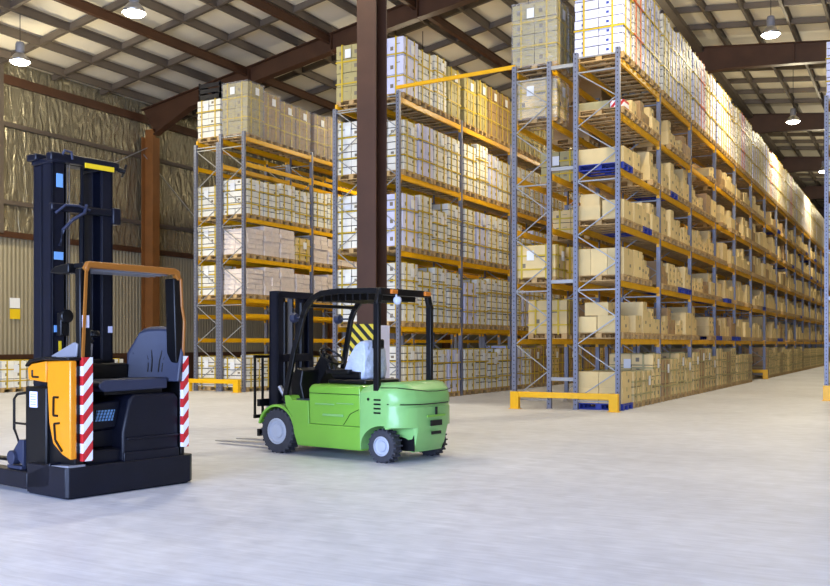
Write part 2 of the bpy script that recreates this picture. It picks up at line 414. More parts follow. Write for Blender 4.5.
def loadset(kind, D, W, H, v, lod, wrap=False, cstrap='strap'):
    """list of (part name, mesh, label) for one strapped pallet load"""
    key = (kind, D, W, H, v, lod, wrap, cstrap)
    if key in cache: return cache[key]
    r = random.Random(hash((kind, H, v)) & 0xffff if False else v*31+int(H*100)+len(kind)*7)
    km = KIND[kind]; parts = []
    vs = (-W*.28, W*.24); vx = (-D*.3, D*.28); hs = (H*.36, H*.72)
    if lod >= 2:
        m = MB(); pallet_mb(m, D, W, 3); stack_mb(m, kind, D, W, H, r)
        if kind != 'sack':
            for y in vs: strap_v(m, D, W, H, y, 4)
            for z in hs: strap_h(m, D, W, z, 4)
            strap_vx(m, D, W, H, vx[0], 4)
        parts.append(('strapped_cartons', m.mesh('strapped_cartons', [km[3], 'gap', km[4], 'wood', cstrap]), None))
    else:
        parts.append(('pallet', pallet_mesh(D, W, 'wood'), None))
        m = stack_mb(MB(), kind, D, W, H, r); parts.append(('carton_stack', m.mesh('carton_stack', [km[3], 'gap', km[4]]), None))
        if kind != 'sack':
            fn = [lambda m, y=y: strap_v(m, D, W, H, y) for y in vs]+[lambda m, z=z: strap_h(m, D, W, z) for z in hs]
            fn += [lambda m, x=x: strap_vx(m, D, W, H, x) for x in vx]
            if lod == 0:
                for q in fn: m = MB(); q(m); parts.append(('strap', m.mesh('strap', [cstrap]), None))
            else:
                m = MB(); [q(m) for q in fn]; parts.append(('strapping', m.mesh('strapping', [cstrap]), None))
            if v % 2 == 0 or kind in ('brown', 'khaki'):
                m = MB(); m.box(D/2+.017, D/2+.02, -.02, .17, H-.36, H-.13); parts.append(('paper_label', m.mesh('paper_label', ['paper']), None))
                m = MB(); m.box(-.18, .0, -W/2-.021, -W/2-.018, H-.36, H-.13); parts.append(('paper_label', m.mesh('paper_label', ['paper']), None))
        if wrap:
            m = MB(); film_mb(m, D, W, H); parts.append(('stretch_film', m.mesh('stretch_film', ['film']), None))
    cache[key] = parts; return parts
def put_load(kind, x, y, z, H, label, group, D=1.0, W=.8, v=0, lod=1, wrap=False, cstrap='strap', name='pallet_load'):
    ps = loadset(kind, D, W, H, v, lod, wrap, cstrap)
    if lod >= 2:
        o = bpy.data.objects.new(name, ps[0][1]); COL.objects.link(o); o.location = (x, y, z+.003); o.rotation_euler = (0, 0, rnd.uniform(-.008, .008))
        return tag(o, label, 'pallet load', group)
    t = thing(name, label, 'pallet load', (x, y, z+.003), rnd.uniform(-.008, .008), group)
    for n, me, lb in ps: link(n, me, t)
    return t

ORD = ['', 'first', 'second', 'third', 'fourth', 'fifth', 'sixth', 'seventh', 'eighth', 'ninth', 'tenth', 'eleventh', 'twelfth', 'thirteenth',
       'fourteenth', 'fifteenth', 'sixteenth', 'seventeenth', 'eighteenth', 'nineteenth', 'twentieth']
PITCH, PW = 3.67, .10
CW = {'white': 'white carton', 'block': 'large white carton', 'brown': 'brown carton', 'khaki': 'khaki carton', 'sack': 'white sack',
      'tall': 'tall white carton', 'dots': 'white carton', 'tan': 'tan carton', 'bigbox': 'big tan box'}
def slot_y(y0, bay, k):
    return y0+PITCH*bay+.10+(PITCH-.2)/4*(k+.5)

# ------------------------------------------------------------------ rack rows
def post_mb(m, x, y, h):
    w, t = .1, .045
    m.box(x-w/2, x+w/2, y-t, y+t, 0, h)
    m.box(x-.052, x+.052, y-.08, y+.08, 0, .012)
def rack_row(name, label, x0, x1, y0, nb, levels, h, group='rows of pallet racking', skip=(), facing=1, spacers=None):
    t = thing(name, label, 'pallet rack', ((x0+x1)/2, y0, 0), 0, group); hx = (x1-x0)/2
    m = MB(); post_mb(m, -hx, 0, h); post_mb(m, hx, 0, h); fm = m.mesh('upright_frame', ['upright'])
    b = MB(); z = .25; s = -1
    b.bar((-hx, 0, .2), (hx, 0, .2), .03, .03)
    while z+.62 < h:
        b.bar((s*hx*.95, 0, z), (-s*hx*.95, 0, z+.62), .018, .024); s = -s; z += .62
        if abs((z/.62) % 4) < .5: b.bar((-hx, 0, z), (hx, 0, z), .03, .03)
    b.bar((-hx, 0, h-.12), (hx, 0, h-.12), .03, .03)
    bm_ = b.mesh('bracing', ['brace'])
    # perforation column on the two outer faces
    hm = MB(); zz = .1
    while zz < h-.05:
        for sx in (-1, 1):
            hm.box(sx*hx-.012, sx*hx+.012, -.0475, -.0455, zz, zz+.03)
        zz += .1
    hmm = hm.mesh('slots', ['gap'])
    for k in range(nb+1):
        o = link('upright_frame', fm, t); o.location = (0, PITCH*k, 0)
        c = link('bracing', bm_, o)
        if k == 0: link('slots', hmm, o)
    m = MB(); m.box(-.03, .03, .05, PITCH-.05, -.13, 0)
    for yy in (.05, PITCH-.05): m.box(-.035, .035, yy-.04 if yy > 1 else yy, yy if yy > 1 else yy+.04, -.2, .04)
    m.box(.03, .034, .1, PITCH-.1, -.1, -.03, 0)
    be = m.mesh('load_beam', ['beam'])
    n = 0; rest = MB()
    order = sorted([(bay, lv, sx) for bay in range(nb) for lv in levels for sx in (1, -1)], key=lambda q: q[0])
    for bay, lv, sx in order:
        if (bay, lv) in skip: continue
        if n < 98:
            o = link('load_beam', be, t); o.location = (sx*(hx+.0), PITCH*bay, lv); n += 1
            if sx < 0: o.rotation_euler = (0, 0, 0)
        else:
            rest.box(sx*hx-.03, sx*hx+.03, PITCH*bay+.05, PITCH*bay+PITCH-.05, lv-.13, lv)
    if rest.v:
        o = rest.build('far_load_beams', 'beam', t); o['kind'] = 'stuff'
    return t
def dexion_guard(label, x0, x1, y, lh=.42, z0=.27, z1=.40):
    t = thing('rack_guard', label, 'rack guard', ((x0+x1)/2, y, 0), 0, 'yellow guards at rack ends')
    h = (x1-x0)/2
    MB().box(-h, h, -.05, .05, z0, z1).build('rail', 'guard', t, bevel=.008)
    for s in (-1, 1):
        m = MB(); m.box(s*h-.1, s*h+.1, -.07, .07, 0, lh-.02); m.box(s*h-.13, s*h+.13, -.1, .1, 0, .012)
        m.build('post', 'guard', t, bevel=.01)
    return t

L3 = [1.62, 2.93, 4.2, 5.46, 6.71, 7.95]
L2 = [1.95, 3.9, 5.87, 7.85]
L1 = [1.68, 2.45, 2.93, 4.2, 5.46, 7.2, 8.0]
NB3 = 15
r3 = rack_row('pallet_rack', 'grey and yellow rack row facing the right-hand aisle, in front of all others', -6.96, -5.98, 20.5, NB3, L3, 8.15)
r3b = rack_row('pallet_rack', 'rack row with big brown boxes and added filler cartons, directly behind the right-hand aisle row', -8.47, -7.6, 20.5, 8, L3, 8.05)
r2 = rack_row('pallet_rack', 'middle rack row full of strapped white cartons, right of the brown column', -12.72, -11.8, 20.8, 9, L2, 8.0)
r2b = rack_row('pallet_rack', 'rack row backing the middle one, seen left of the brown column', -13.74, -12.83, 20.8, 5, L2, 7.75)
r1 = rack_row('pallet_rack', 'left rack row with wrapped brown loads on top, behind the green forklift mast', -19.52, -18.6, 23.0, 6, L1, 8.15)
r1b = rack_row('pallet_rack', 'outermost left rack row beside the corrugated wall', -20.55, -19.63, 23.0, 4, L1, 7.9)
r4 = rack_row('pallet_rack', 'rack row cut off by the right edge of the photo', -2.25, -1.3, 27.2, 2, L3, 8.15)
for z in (.7, 2.95, 5.55, 7.9):
    MB().box(-7.545, -7.015, 20.46, 20.54, z-.05, z+.03).build('row_spacer', 'brace', None).location = (0, 0, 0)
    o = bpy.context.view_layer.objects; sp = COL.objects[-1]; sp.parent = r3; sp.matrix_parent_inverse = Matrix.Translation((6.47, -20.5, 0))
g = dexion_guard('yellow floor guard across the near end of the right-hand racks', -8.3, -5.96, 20.12)
dexion_guard('yellow floor guard across the near end of the left racks', -20.5, -18.55, 22.6)
dexion_guard('small yellow guard between rack bays far down the right-hand aisle', -6.9, -5.9, 42.3)
dexion_guard('yellow guard at the right edge of the photo', -2.2, -1.2, 26.85)
o = MB().bar((-11.8, 20.72, 8.06), (-8.47, 20.52, 8.06), .05, .09).build('tie_beam', 'beam')
tag(o, 'thin yellow tie beam joining the middle rack top to the right-hand rack top', 'tie beam')

# ---- loads of the middle racks (R2)
def lodof(y): return 0 if y < 25 else (1 if y < 36 else 2)
G2 = 'strapped carton loads on the middle rack'
lvn2 = {0: 'floor', 1: 'first shelf', 2: 'second shelf', 3: 'third shelf', 4: 'top shelf'}
for li, z in enumerate([0]+L2):
    for bay in range(6):
        for k in range(4):
            y = slot_y(20.8, bay, k)
            q = bay*4+k; kind = ('white', 'white', 'tall', 'white', 'block')[(q*3+li*2) % 5]
            if li == 4: kind = ['block', 'white', 'white', 'khaki', 'khaki', 'khaki', 'brown', 'brown'][q] if q < 8 else 'khaki'
            if li == 0 and q > 9: kind = 'brown' if q % 3 else 'tan'
            if li == 1 and q > 12: kind = 'brown'
            H = rnd.choice([1.5, 1.58, 1.66]) if li else rnd.choice([1.35, 1.45])
            if li == 4: H = rnd.choice([1.5, 1.6])
            if li == 4 and q == 0: H = 1.6
            adj = '' if H < 1.55 else ''
            put_load(kind, -12.235, y, z, H-(.22 if (q*5+li*3) % 7 == 2 and li < 4 else 0), f'{CW[kind]} load, {ORD[k+1]} pallet of {ORD[bay+1]} bay, {lvn2[li]} of middle rack', G2, v=q % 3, lod=lodof(y), W=.8 if (q+li) % 3 else .72)
for li, z in enumerate([0]+L2):
    for k in range(4 if li == 4 else 3):
        kind = 'khaki' if li == 4 else 'white'
        H = 1.62 if li == 4 else 1.55 if li else 1.4
        y = slot_y(20.8, 0, k)
        put_load(kind, -13.32, y, z, H, f'{CW[kind]} load left of brown column, {ORD[k+1]} from near end, {lvn2[li]}', 'strapped carton loads left of the brown column', D=.95, v=k, lod=1 if k == 0 else 2)
# ---- left racks (R1)
G1 = 'pallet loads on the left rack'
lv1 = {0: (0, 'floor'), 2.93: (1, 'second shelf'), 4.2: (2, 'third shelf'), 5.46: (3, 'fourth shelf'), 8.0: (4, 'top shelf')}
for z, (li, nm) in lv1.items():
    for bay in range(2):
        for k in range(4):
            q = bay*4+k; y = slot_y(23.0, bay, k)
            if li == 4: kind, H, wr = ('khaki' if q == 0 else 'brown'), (1.75 if q == 0 else rnd.choice([1.5, 1.6])), True
            elif li == 3: kind, H, wr = 'white', rnd.choice([1.25, 1.35, 1.42]), False
            elif li in (1, 2): kind, H, wr = 'sack', rnd.choice([.95, 1.05, 1.1]), False
            else: kind, H, wr = 'white', rnd.choice([1.05, 1.15]), False
            if bay > 1 and wr: wr = False
            if q == 3 and li == 2: kind, H = 'tan', .9
            put_load(kind, -19.06, y, z, H, f'{CW[kind]} load, {ORD[k+1]} pallet of {ORD[bay+1]} bay, {nm} of left rack', G1, v=q % 3, lod=1 if bay < 2 else 2, wrap=wr)
for z, (li, nm) in lv1.items():
    for k in range(1):
        y = slot_y(23.0, 0, k)
        kind = 'white'; H = 1.1 if li < 4 else 1.35
        put_load(kind, -20.13, y, z, H, f'white carton load, {ORD[k+1]} from near end, {nm} of outermost left rack', 'pallet loads on the outermost left rack', D=.95, v=k, lod=1 if k == 0 else 2)
# low items on the 7.2 m level
def crate_mb(D, W, H):
    m = MB()
    for z in (0, H*.33, H*.66): m.box(-D/2, D/2, -W/2, -W/2+.02, z+.02, z+H*.27); m.box(-D/2, D/2, W/2-.02, W/2, z+.02, z+H*.27); m.box(-D/2, -D/2+.02, -W/2, W/2, z+.02, z+H*.27); m.box(D/2-.02, D/2, -W/2, W/2, z+.02, z+H*.27)
    for a in (-1, 1):
        for b in (-1, 1): m.box(a*D/2-a*.05 if a > 0 else -D/2, D/2 if a > 0 else -D/2+.05, b*W/2-.05 if b > 0 else -W/2, W/2 if b > 0 else -W/2+.05, 0, H)
    m.box(-D/2, D/2, -W/2, W/2, 0, .03)
    return m
o = crate_mb(.9, .75, .55).build('crate', 'navy'); o.location = (-20.13, slot_y(23, 0, 0), 9.375); tag(o, 'dark slatted crate on top of the white load at the far left rack', 'crate')

# ---- plain cartons
def carton_mesh(w, d, h, mm):
    key = ('ctn', w, d, h, mm)
    if key in cache: return cache[key]
    m = MB(); m.box(-d/2, d/2, -w/2, w/2, 0, h)
    me = m.mesh('cardboard_box', [mm]); tp = MB()
    tp.box(-d/2-.002, d/2+.002, -.03, .03, h, h+.002); tp.box(d/2, d/2+.002, -.03, .03, h*.75, h); tp.box(-d/2-.002, -d/2, -.03, .03, h*.75, h)
    tm = tp.mesh('packing_tape', ['khaki'])
    lb = MB(); lb.box(d/2, d/2+.002, w*.12, w*.12+.1, h*.3, h*.3+.07); 
    lm = lb.mesh('printed_mark', ['print'])
    cache[key] = (me, tm, lm); return cache[key]
boxes_rest = MB(); NBOX = 0; boxes_rest_label = None
PAT = [  # (dx, dy, d, w, h, z, word)
 [(.1,-.19,.85,.36,.55,0,'near tall'), (.1,.2,.85,.36,.36,0,'far low')],
 [(.05,0,1.0,.76,.42,0,'lower wide'), (.08,-.16,.8,.4,.3,.42,'upper')],
 [(.05,-.19,.9,.37,.4,0,'lower near'), (.05,.2,.9,.37,.4,0,'lower far'), (.05,-.19,.85,.36,.34,.4,'upper near')],
 [(.05,0,1.05,.78,.6,0,'single large')],
 [(.1,-.25,.8,.24,.62,0,'near slim'), (.1,.02,.8,.25,.5,0,'middle slim'), (.1,.28,.8,.23,.34,0,'far small')],
 [(.05,-.2,.9,.36,.36,0,'lower near'), (.05,.2,.9,.36,.36,0,'lower far'), (.05,-.2,.88,.35,.33,.36,'upper near'), (.05,.2,.88,.35,.33,.36,'upper far')],
 [(.1,-.15,.8,.44,.3,0,'near flat'), (.1,.24,.8,.28,.46,0,'far upright')],
 [(.02,.04,.95,.68,.5,0,'lower square'), (.1,.1,.7,.5,.38,.5,'upper square')],
 [(.05,-.2,1.0,.38,.72,0,'near upright'), (.05,.2,1.0,.38,.5,0,'far upright')],
]
SHELF = {1: 'first shelf', 2: 'second shelf', 3: 'third shelf', 4: 'fourth shelf', 5: 'fifth shelf'}
def put_box(x, y, z, d, w, h, mm, label, near, group):
    global NBOX
    if NBOX >= 298:
        boxes_rest.box(x-d/2, x+d/2, y-w/2, y+w/2, z, z+h); return
    me, tm, lm = carton_mesh(w, d, h, mm)
    o = link('cardboard_box', me); o.location = (x, y, z); o.rotation_euler = (0, 0, rnd.uniform(-.02, .02)); tag(o, label, 'cardboard box', group); NBOX += 1
    if near: link('packing_tape', tm, o); link('printed_mark', lm, o)
    return o
GB = 'loose cartons on the right-hand rack'; GP = 'pallets under loose cartons on the right-hand rack'
for bay in range(NB3):
    for li in (1, 2, 3, 4, 5):
        z = L3[li-1]
        for k in range(4):
            y = slot_y(20.5, bay, k); x = -6.47
            rr = rnd.random()
            if bay == 0 and k < 2: continue          # dressed by hand below
            if rr < (.34 if li == 5 else .10): continue
            blue = rnd.random() < .1
            me = pallet_mesh(1.15, .8, 'bluepal' if blue else 'wood')
            o = link('pallet', me); o.location = (x, y, z+.003)
            tag(o, f'{"blue plastic" if blue else "wooden"} pallet, {ORD[k+1]} of {ORD[bay+1]} bay, {SHELF[li]} of right-hand rack', 'pallet', GP)
            pat = rnd.choice(PAT if li != 5 else PAT[:3]+PAT[6:7]); sc = .95 if li < 5 else .8
            sh = rnd.choice([.9, 1, 1.1])
            mm = 'tan' if rnd.random() < .88 else 'brown'
            for dx, dy, d, w, h, zz, wd in pat:
                put_box(x+dx, y+dy, z+.149+zz*sh*sc, d, w, round(h*sh*sc-.002, 3), mm, f'{wd} {mm} carton, {ORD[k+1]} pallet, {ORD[bay+1]} bay, {SHELF[li]} of right-hand rack', bay < 3, GB)
# first half bay, hand dressed (x, y, z, d, w, h)
def hb(x, y, z, d, w, h, mm, lb): return put_box(x, y, z, d, w, h, mm, lb, True, GB)
def hp(x, y, z, mm, lb, D=1.15, W=.8):
    o = link('pallet', pallet_mesh(D, W, mm)); o.location = (x, y, z+.003); return tag(o, lb, 'pallet', GP)
ya, yb = slot_y(20.5, 0, 0), slot_y(20.5, 0, 1); P = .149
NBOX -= 20
hp(-6.47, ya, 5.46, 'bluepal', 'blue pallet at the near end of the fourth shelf, right-hand rack'); hp(-6.47, yb, 5.46, 'wood', 'wooden pallet beside the blue one on the fourth shelf, right-hand rack')
hb(-6.45, ya, 5.46+P, 1.1, .7, .36, 'tan', 'long flat carton on the blue pallet, fourth shelf, near end of right-hand rack')
hb(-6.2, yb, 5.46+P, .55, .5, .4, 'tan', 'small carton next to the blue pallet, fourth shelf near end')
hp(-6.47, ya, 4.2, 'wood', 'wooden pallet at the near end of the third shelf, right-hand rack'); hp(-6.47, yb, 4.2, 'wood', 'second wooden pallet from near end, third shelf, right-hand rack')
hb(-6.72, ya, 4.2+P, .55, .7, .32, 'tan', 'left carton at the near end of the third shelf, right-hand rack')
hb(-6.15, ya, 4.2+P, .5, .7, .42, 'tan', 'right carton at the near end of the third shelf, right-hand rack')
hb(-6.72, ya, 4.523+P, .45, .5, .28, 'tan', 'carton stacked on the left one, near end of third shelf')
hb(-6.2, yb, 4.2+P, .6, .66, .46, 'tan', 'square carton on the second pallet from near end, third shelf')
hp(-6.47, ya, 2.93, 'wood', 'dark wooden pallet at near end of the second shelf, right-hand rack'); hp(-6.47, yb, 2.93, 'wood', 'second wooden pallet from near end, second shelf, right-hand rack')
for i in range(3): hb(-6.86+.39*i, ya, 2.93+P, .38, .74, .6, 'tan', f'{("left", "middle", "right")[i]} carton of the row at the near end, second shelf, right-hand rack')
hb(-6.3, yb, 2.93+P, .8, .72, .62, 'tan', 'large carton behind the row of three, second shelf, right-hand rack')
hp(-6.47, ya, 1.62, 'wood', 'wooden pallet at the near end of the first shelf, right-hand rack'); hp(-6.47, yb, 1.62, 'wood', 'second wooden pallet from near end, first shelf, right-hand rack')
hb(-6.78, ya, 1.62+P, .5, .7, .36, 'tan', 'lower left carton, near end of first shelf, right-hand rack'); hb(-6.25, ya, 1.62+P, .52, .7, .38, 'tan', 'lower right carton, near end of first shelf, right-hand rack')
hb(-6.55, ya, 2.003+P, .55, .6, .3, 'tan', 'upper carton, near end of first shelf, right-hand rack'); hb(-6.2, yb, 1.62+P, .6, .5, .4, 'tan', 'single carton on second pallet from near end, first shelf')
hp(-6.47, ya, 6.71, 'wood', 'wooden pallet at the near end of the fifth shelf, right-hand rack'); hp(-6.47, yb, 6.71, 'wood', 'second wooden pallet from near end, fifth shelf, right-hand rack')
hb(-6.65, ya, 6.71+P, .7, .4, .22, 'khaki', 'flat dull carton at the near end of the fifth shelf, right-hand rack')
hb(-6.15, yb, 6.71+P, .3, .45, .38, 'tan', 'small upright carton on second pallet from near end, fifth shelf')
o = MB().box(-.16, .16, -.2, .2, 0, .2).build('tote_bin', 'redwhite'); o.location = (-6.1, ya, 6.71+P); tag(o, 'small red and white striped bin beside the flat carton on the fifth shelf', 'bin')
if boxes_rest.v:
    o = boxes_rest.build('far_cartons', 'tan'); o['kind'] = 'stuff'; tag(o, 'distant tan cartons far down the right-hand rack', 'cardboard boxes')

# top level of R3 right row: white loads with blue dots and orange straps
far = MB()
def far_load(x, y, z, H, D):
    pallet_mb(far, D, .8, 1, 0); n0 = len(far.v)
def add_at(mb, src, x, y, z):
    mb.add([(a+x, b+y, c+z) for a, b, c in src.v], src.f); mb.m[-len(src.f):] = src.m
FS = {}
for nm_, kd, HH in (('top', 'dots', 2.15), ('low', 'tan', 1.25)):
    q_ = MB(); pallet_mb(q_, 1.12, .8, 3); stack_mb(q_, kd, 1.12, .8, HH, random.Random(3)); [strap_v(q_, 1.12, .8, HH, yy, 4) for yy in (-.22, .2)]; strap_h(q_, 1.12, .8, HH*.6, 4)
    FS[nm_] = q_
for nm_, zz_, mats_, lb_ in (('top', 7.95, ['bluewhite', 'gap', 'blueprint', 'wood', 'strap'], 'farthest white loads on top of the right-hand rack'),
                        ('low', 0, ['tan', 'gap', 'print', 'wood', 'khaki'], 'farthest tan loads on the floor under the right-hand rack')):
    q_ = MB()
    for bay in range(10, NB3):
        for k in range(4): add_at(q_, FS[nm_], -6.47, slot_y(20.5, bay, k), zz_)
    o = q_.build('far_pallet_loads', mats_); o['kind'] = 'stuff'; tag(o, lb_, 'pallet loads')
for bay in range(10):
    for k in range(4):
        y = slot_y(20.5, bay, k); H = 2.15 if (bay*4+k) % 5 else 2.05
        kind = 'dots' if (bay*4+k) % 3 != 1 else 'white'
        put_load(kind, -6.47, y, 7.95, H, f'tall {CW[kind]} load, {ORD[k+1]} pallet of {ORD[bay+1]} bay, top of right-hand rack', 'tall strapped loads on top of the right-hand rack', D=1.15, v=k % 3, lod=lodof(y), cstrap='redstrap' if k == 1 and bay % 2 == 0 else 'strap')
# floor level of R3 right row
for bay in range(10):
    for k in range(4):
        if bay == 5: continue
        y = slot_y(20.5, bay, k)
        H = rnd.choice([1.1, 1.25, 1.35]) if not (bay == 0 and k in (1, 2)) else .85
        if bay == 0 and k == 0:
            hp(-6.47, y, 0, 'bluepal', 'blue pallet on the floor at the near end of the right-hand rack')
            n = 0
            for zz in range(3):
                for i in range(2):
                    put_box(-6.76+.56*i, y, P+.36*zz, .54, .74, .357, 'tan', f'{("left", "right")[i]} tan carton, {("lowest", "middle", "topmost")[zz]} on the floor-level blue pallet by the yellow guard', True, GB)
            continue
        kind = ('tan', 'tan', 'bigbox', 'tan', 'brown')[(bay*4+k) % 5]
        put_load(kind, -6.45, y, 0, H, f'{CW[kind]} load, {ORD[k+1]} pallet of {ORD[bay+1]} bay, floor below right-hand rack', 'carton loads on the floor under the right-hand rack', D=1.12, v=k % 3, lod=1 if y < 32 else 2, cstrap='khaki')
# R3 back row (left frame): a few loads
GL = 'loads on the row behind the right-hand rack'
put_load('khaki', -8.03, slot_y(20.5, 0, 0), 7.95, 1.6, 'film-wrapped grey-khaki load on top of the back row, beside the tall white load', GL, D=1.1, v=0, lod=0, wrap=True)
put_load('khaki', -8.03, slot_y(20.5, 0, 1), 7.95, 1.5, 'second film-wrapped khaki load on top of the back row', GL, D=1.1, v=1, lod=1, wrap=True)
put_load('bigbox', -8.03, slot_y(20.5, 0, 0), 6.71, 1.0, 'wrapped brown box load just under the top of the back row', GL, D=1.1, v=0, lod=1, wrap=True)
put_load('khaki', -8.03, slot_y(20.5, 0, 2), 5.46, .9, 'low khaki load on the fourth shelf of the back row', GL, D=1.0, v=0, lod=1)
put_load('bigbox', -8.03, slot_y(20.5, 0, 0), 2.93, .9, 'big tan box on the second shelf of the back row, near end', GL, D=1.05, v=0, lod=1)
put_load('bigbox', -8.03, slot_y(20.5, 0, 2), 2.93, 1.0, 'big tan box further back on the second shelf of the back row', GL, D=1.0, v=1, lod=1)
put_load('bigbox', -8.03, slot_y(20.5, 0, 1), 1.62, .95, 'big tan box on the first shelf of the back row', GL, D=1.0, v=1, lod=1)
put_load('tan', -8.03, slot_y(20.5, 0, 3), 4.2, .8, 'tan carton load on the third shelf of the back row', GL, D=1.0, v=1, lod=1)
bb_ = MB(); pallet_mb(bb_, 1.0, .8, 1); bb_.box(-.48, .48, -.39, .39, .145, .93); bb_.box(-.481, .481, -.03, .03, .5, .931, 2); BBM = bb_.mesh('filler_carton', ['brown', 'wood', 'khaki'])
for bay in range(7):  # filler cartons, added to block the view through and keep the row dark
    for li in range(1, 7):
        for k in range(4):
            if (bay == 0 and (k != 3 or li in (3, 6))) or rnd.random() < .38: continue
            o = link('filler_carton', BBM); o.location = (-8.03, slot_y(20.5, bay, k), L3[li-1])
            tag(o, f'added brown filler carton on pallet, {ORD[k+1]} of {ORD[bay+1]} bay, {SHELF.get(li, "top shelf")} of the back row', 'cardboard box', 'added filler cartons on the back row')
# R4
for li, z in enumerate([0]+L3):
    kind = 'dots' if li == 6 else ('white' if li in (3, 4, 5) else 'tan'); H = 1.7 if li == 6 else 1.0
    for k in range(2):
        put_load(kind, -1.77, slot_y(27.2, 0, k), z, H, f'{CW[kind]} load at right photo edge, {ORD[k+1]} pallet, {"floor" if not li else "top shelf" if li == 6 else SHELF[li]}', 'loads on the rack at the right photo edge', v=k, lod=1)
# loads against the left wall
for i in range(7):
    put_load('tall', -25.4, 17.5+i*1.02, 0, .98, f'low strapped pale load against left wall, {ORD[i+1]} from the near end', 'low loads along the left wall', D=1.1, W=.9, v=i % 3, lod=1)

# ------------------------------------------------------------------ lamps
def lamp_meshes():
    h = MB(); h.lathe([(.05,0),(.11,-.02),(.13,-.1),(.13,-.3),(.10,-.36)], (0,0,0), 'z', 20)
    rf = MB(); rf.lathe([(.11,-.34),(.16,-.38),(.26,-.5),(.31,-.62),(.30,-.62),(.24,-.5),(.14,-.38),(.1,-.35)], (0,0,0), 'z', 24)
    bl = MB(); bl.lathe([(.02,-.40),(.24,-.52),(.285,-.60),(.22,-.67),(.05,-.69)], (0,0,0), 'z', 20)
    return h.mesh('housing', ['grey']), rf.mesh('reflector', ['chrome']), bl.mesh('lamp_glass', ['bulb'])
HM, RM, BM = lamp_meshes()
for me in (HM, RM, BM):
    for p in me.polygons: p.use_smooth = True
def lamp(x, y, z, watt, label, vis=True):
    top = zr(x)-.05; zt = z+.62
    if vis:
        t = thing('high_bay_lamp', label, 'ceiling lamp', (x, y, zt), 0, 'high bay lamps')
        link('housing', HM, t); link('reflector', RM, t); link('lamp_glass', BM, t)
        MB().tube([(0,0,-.01), (0,0,top-zt)], .012, 6).build('cord', 'black', t)
    l = bpy.data.lights.new('high_bay_beam', 'SPOT'); l.energy = watt*1.25; l.color = (1, .885, .62); l.shadow_soft_size = .25; l.spot_size = R(128); l.spot_blend = .75
    o = bpy.data.objects.new('high_bay_beam', l); COL.objects.link(o); o.location = (x, y, z-.44)
    l = bpy.data.lights.new('high_bay_light', 'POINT'); l.energy = watt*.48; l.color = (1, .885, .62); l.shadow_soft_size = .3
    o = bpy.data.objects.new('high_bay_light', l); COL.objects.link(o); o.location = (x, y, z-.42)
W = 760
lamp(-23.9, 19.0, 10.0, W*.9, 'round high bay lamp hanging nearest the left wall')
lamp(-17.8, 17.6, 10.0, W, 'round high bay lamp right of the left wall lamp, near photo top')
lamp(-4.3, 32.0, 11.5, W, 'nearest high bay lamp over the right-hand aisle')
lamp(-5.1, 45.0, 11.5, W, 'second high bay lamp over the right-hand aisle')
lamp(-5.0, 58.8, 11.5, W, 'third and farthest clear high bay lamp over the right-hand aisle')
lamp(-5.0, 72, 11.5, W, 'unseen high bay lamp added deepest over the right-hand aisle')  # out of view, added to carry the aisle lighting further back
lamp(-10.1, 25.5, 9.3, W*.3, 'high bay lamp glowing behind the wrapped load on the right-hand rack')
lamp(-10.1, 38.5, 10.0, W*.8, 'hidden high bay lamp added over the aisle behind the right-hand racks')  # hidden behind the rack loads, added for the aisle's light
lamp(-10.1, 12, 11.5, W*.7, 'unseen high bay lamp added high above the green forklift')  # out of view overhead, added for lighting
lamp(-4.3, 19.0, 11.5, W, 'unseen high bay lamp added above the near end of the right-hand aisle')  # unseen, added for lighting as the aisle row comes forward
lamp(-4.3, 6.0, 11.5, W*.3, 'unseen high bay lamp added above the open floor near the viewer')  # unseen, added for lighting; weak so the foreground stays bluish
lamp(-16.0, 30.0, 10.0, W*.7, 'hidden high bay lamp added over the aisle left of the middle rack')  # hidden by the middle rack, added for lighting
lamp(-16.0, 8.0, 11.0, W*.5, 'unseen high bay lamp added above the orange reach truck')  # unseen lamp high over the truck, added for lighting
lamp(4.5, 22, 11.0, W*.7, 'unseen high bay lamp added beyond the right side of the view')  # outside the view to the right, added for lighting

# ------------------------------------------------------------------ wheels
def wheel(parent, x, y, r, w, side, name='wheel', lugs=24):
    t = MB(); h = w/2; c = (x, y, r)
    t.lathe([(r*.56,-h*.2),(r*.58,-h*.85),(r*.8,-h),(r*.95,-h*.92),(r,-h*.7),(r,h*.7),(r*.95,h*.92),(r*.8,h),(r*.58,h*.85),(r*.56,h*.2)], c, 'y', 36)
    for k in range(lugs):
        a = 2*math.pi*k/lugs
        for s in (-1, 1):
            t.obox((x+math.cos(a+s*.06)*r*.985, y+s*h*.5, r+math.sin(a+s*.06)*r*.985), (.035, h*.8, r*.09), (0, math.pi/2-a-s*.06+math.pi/2, s*.3))
    o = t.build(name, 'rubber', parent, smooth=True)
    q = MB(); s = side
    q.lathe([(r*.60, s*h*.5),(r*.60, s*h*.92),(r*.54, s*h*.97),(r*.50, s*h*.72),(r*.34, s*h*.62),(r*.30, s*h*.85),(r*.17, s*h*.92),(.01, s*h*.92)], c, 'y', 28)
    for k in range(6):
        a = k*math.pi/3; q.tube([(x+math.cos(a)*r*.38, y+s*h*.4, r+math.sin(a)*r*.38), (x+math.cos(a)*r*.38, y+s*h*.62, r+math.sin(a)*r*.38)], .012, 6)
    q.build('rim', 'rim', o, smooth=True)
    return o

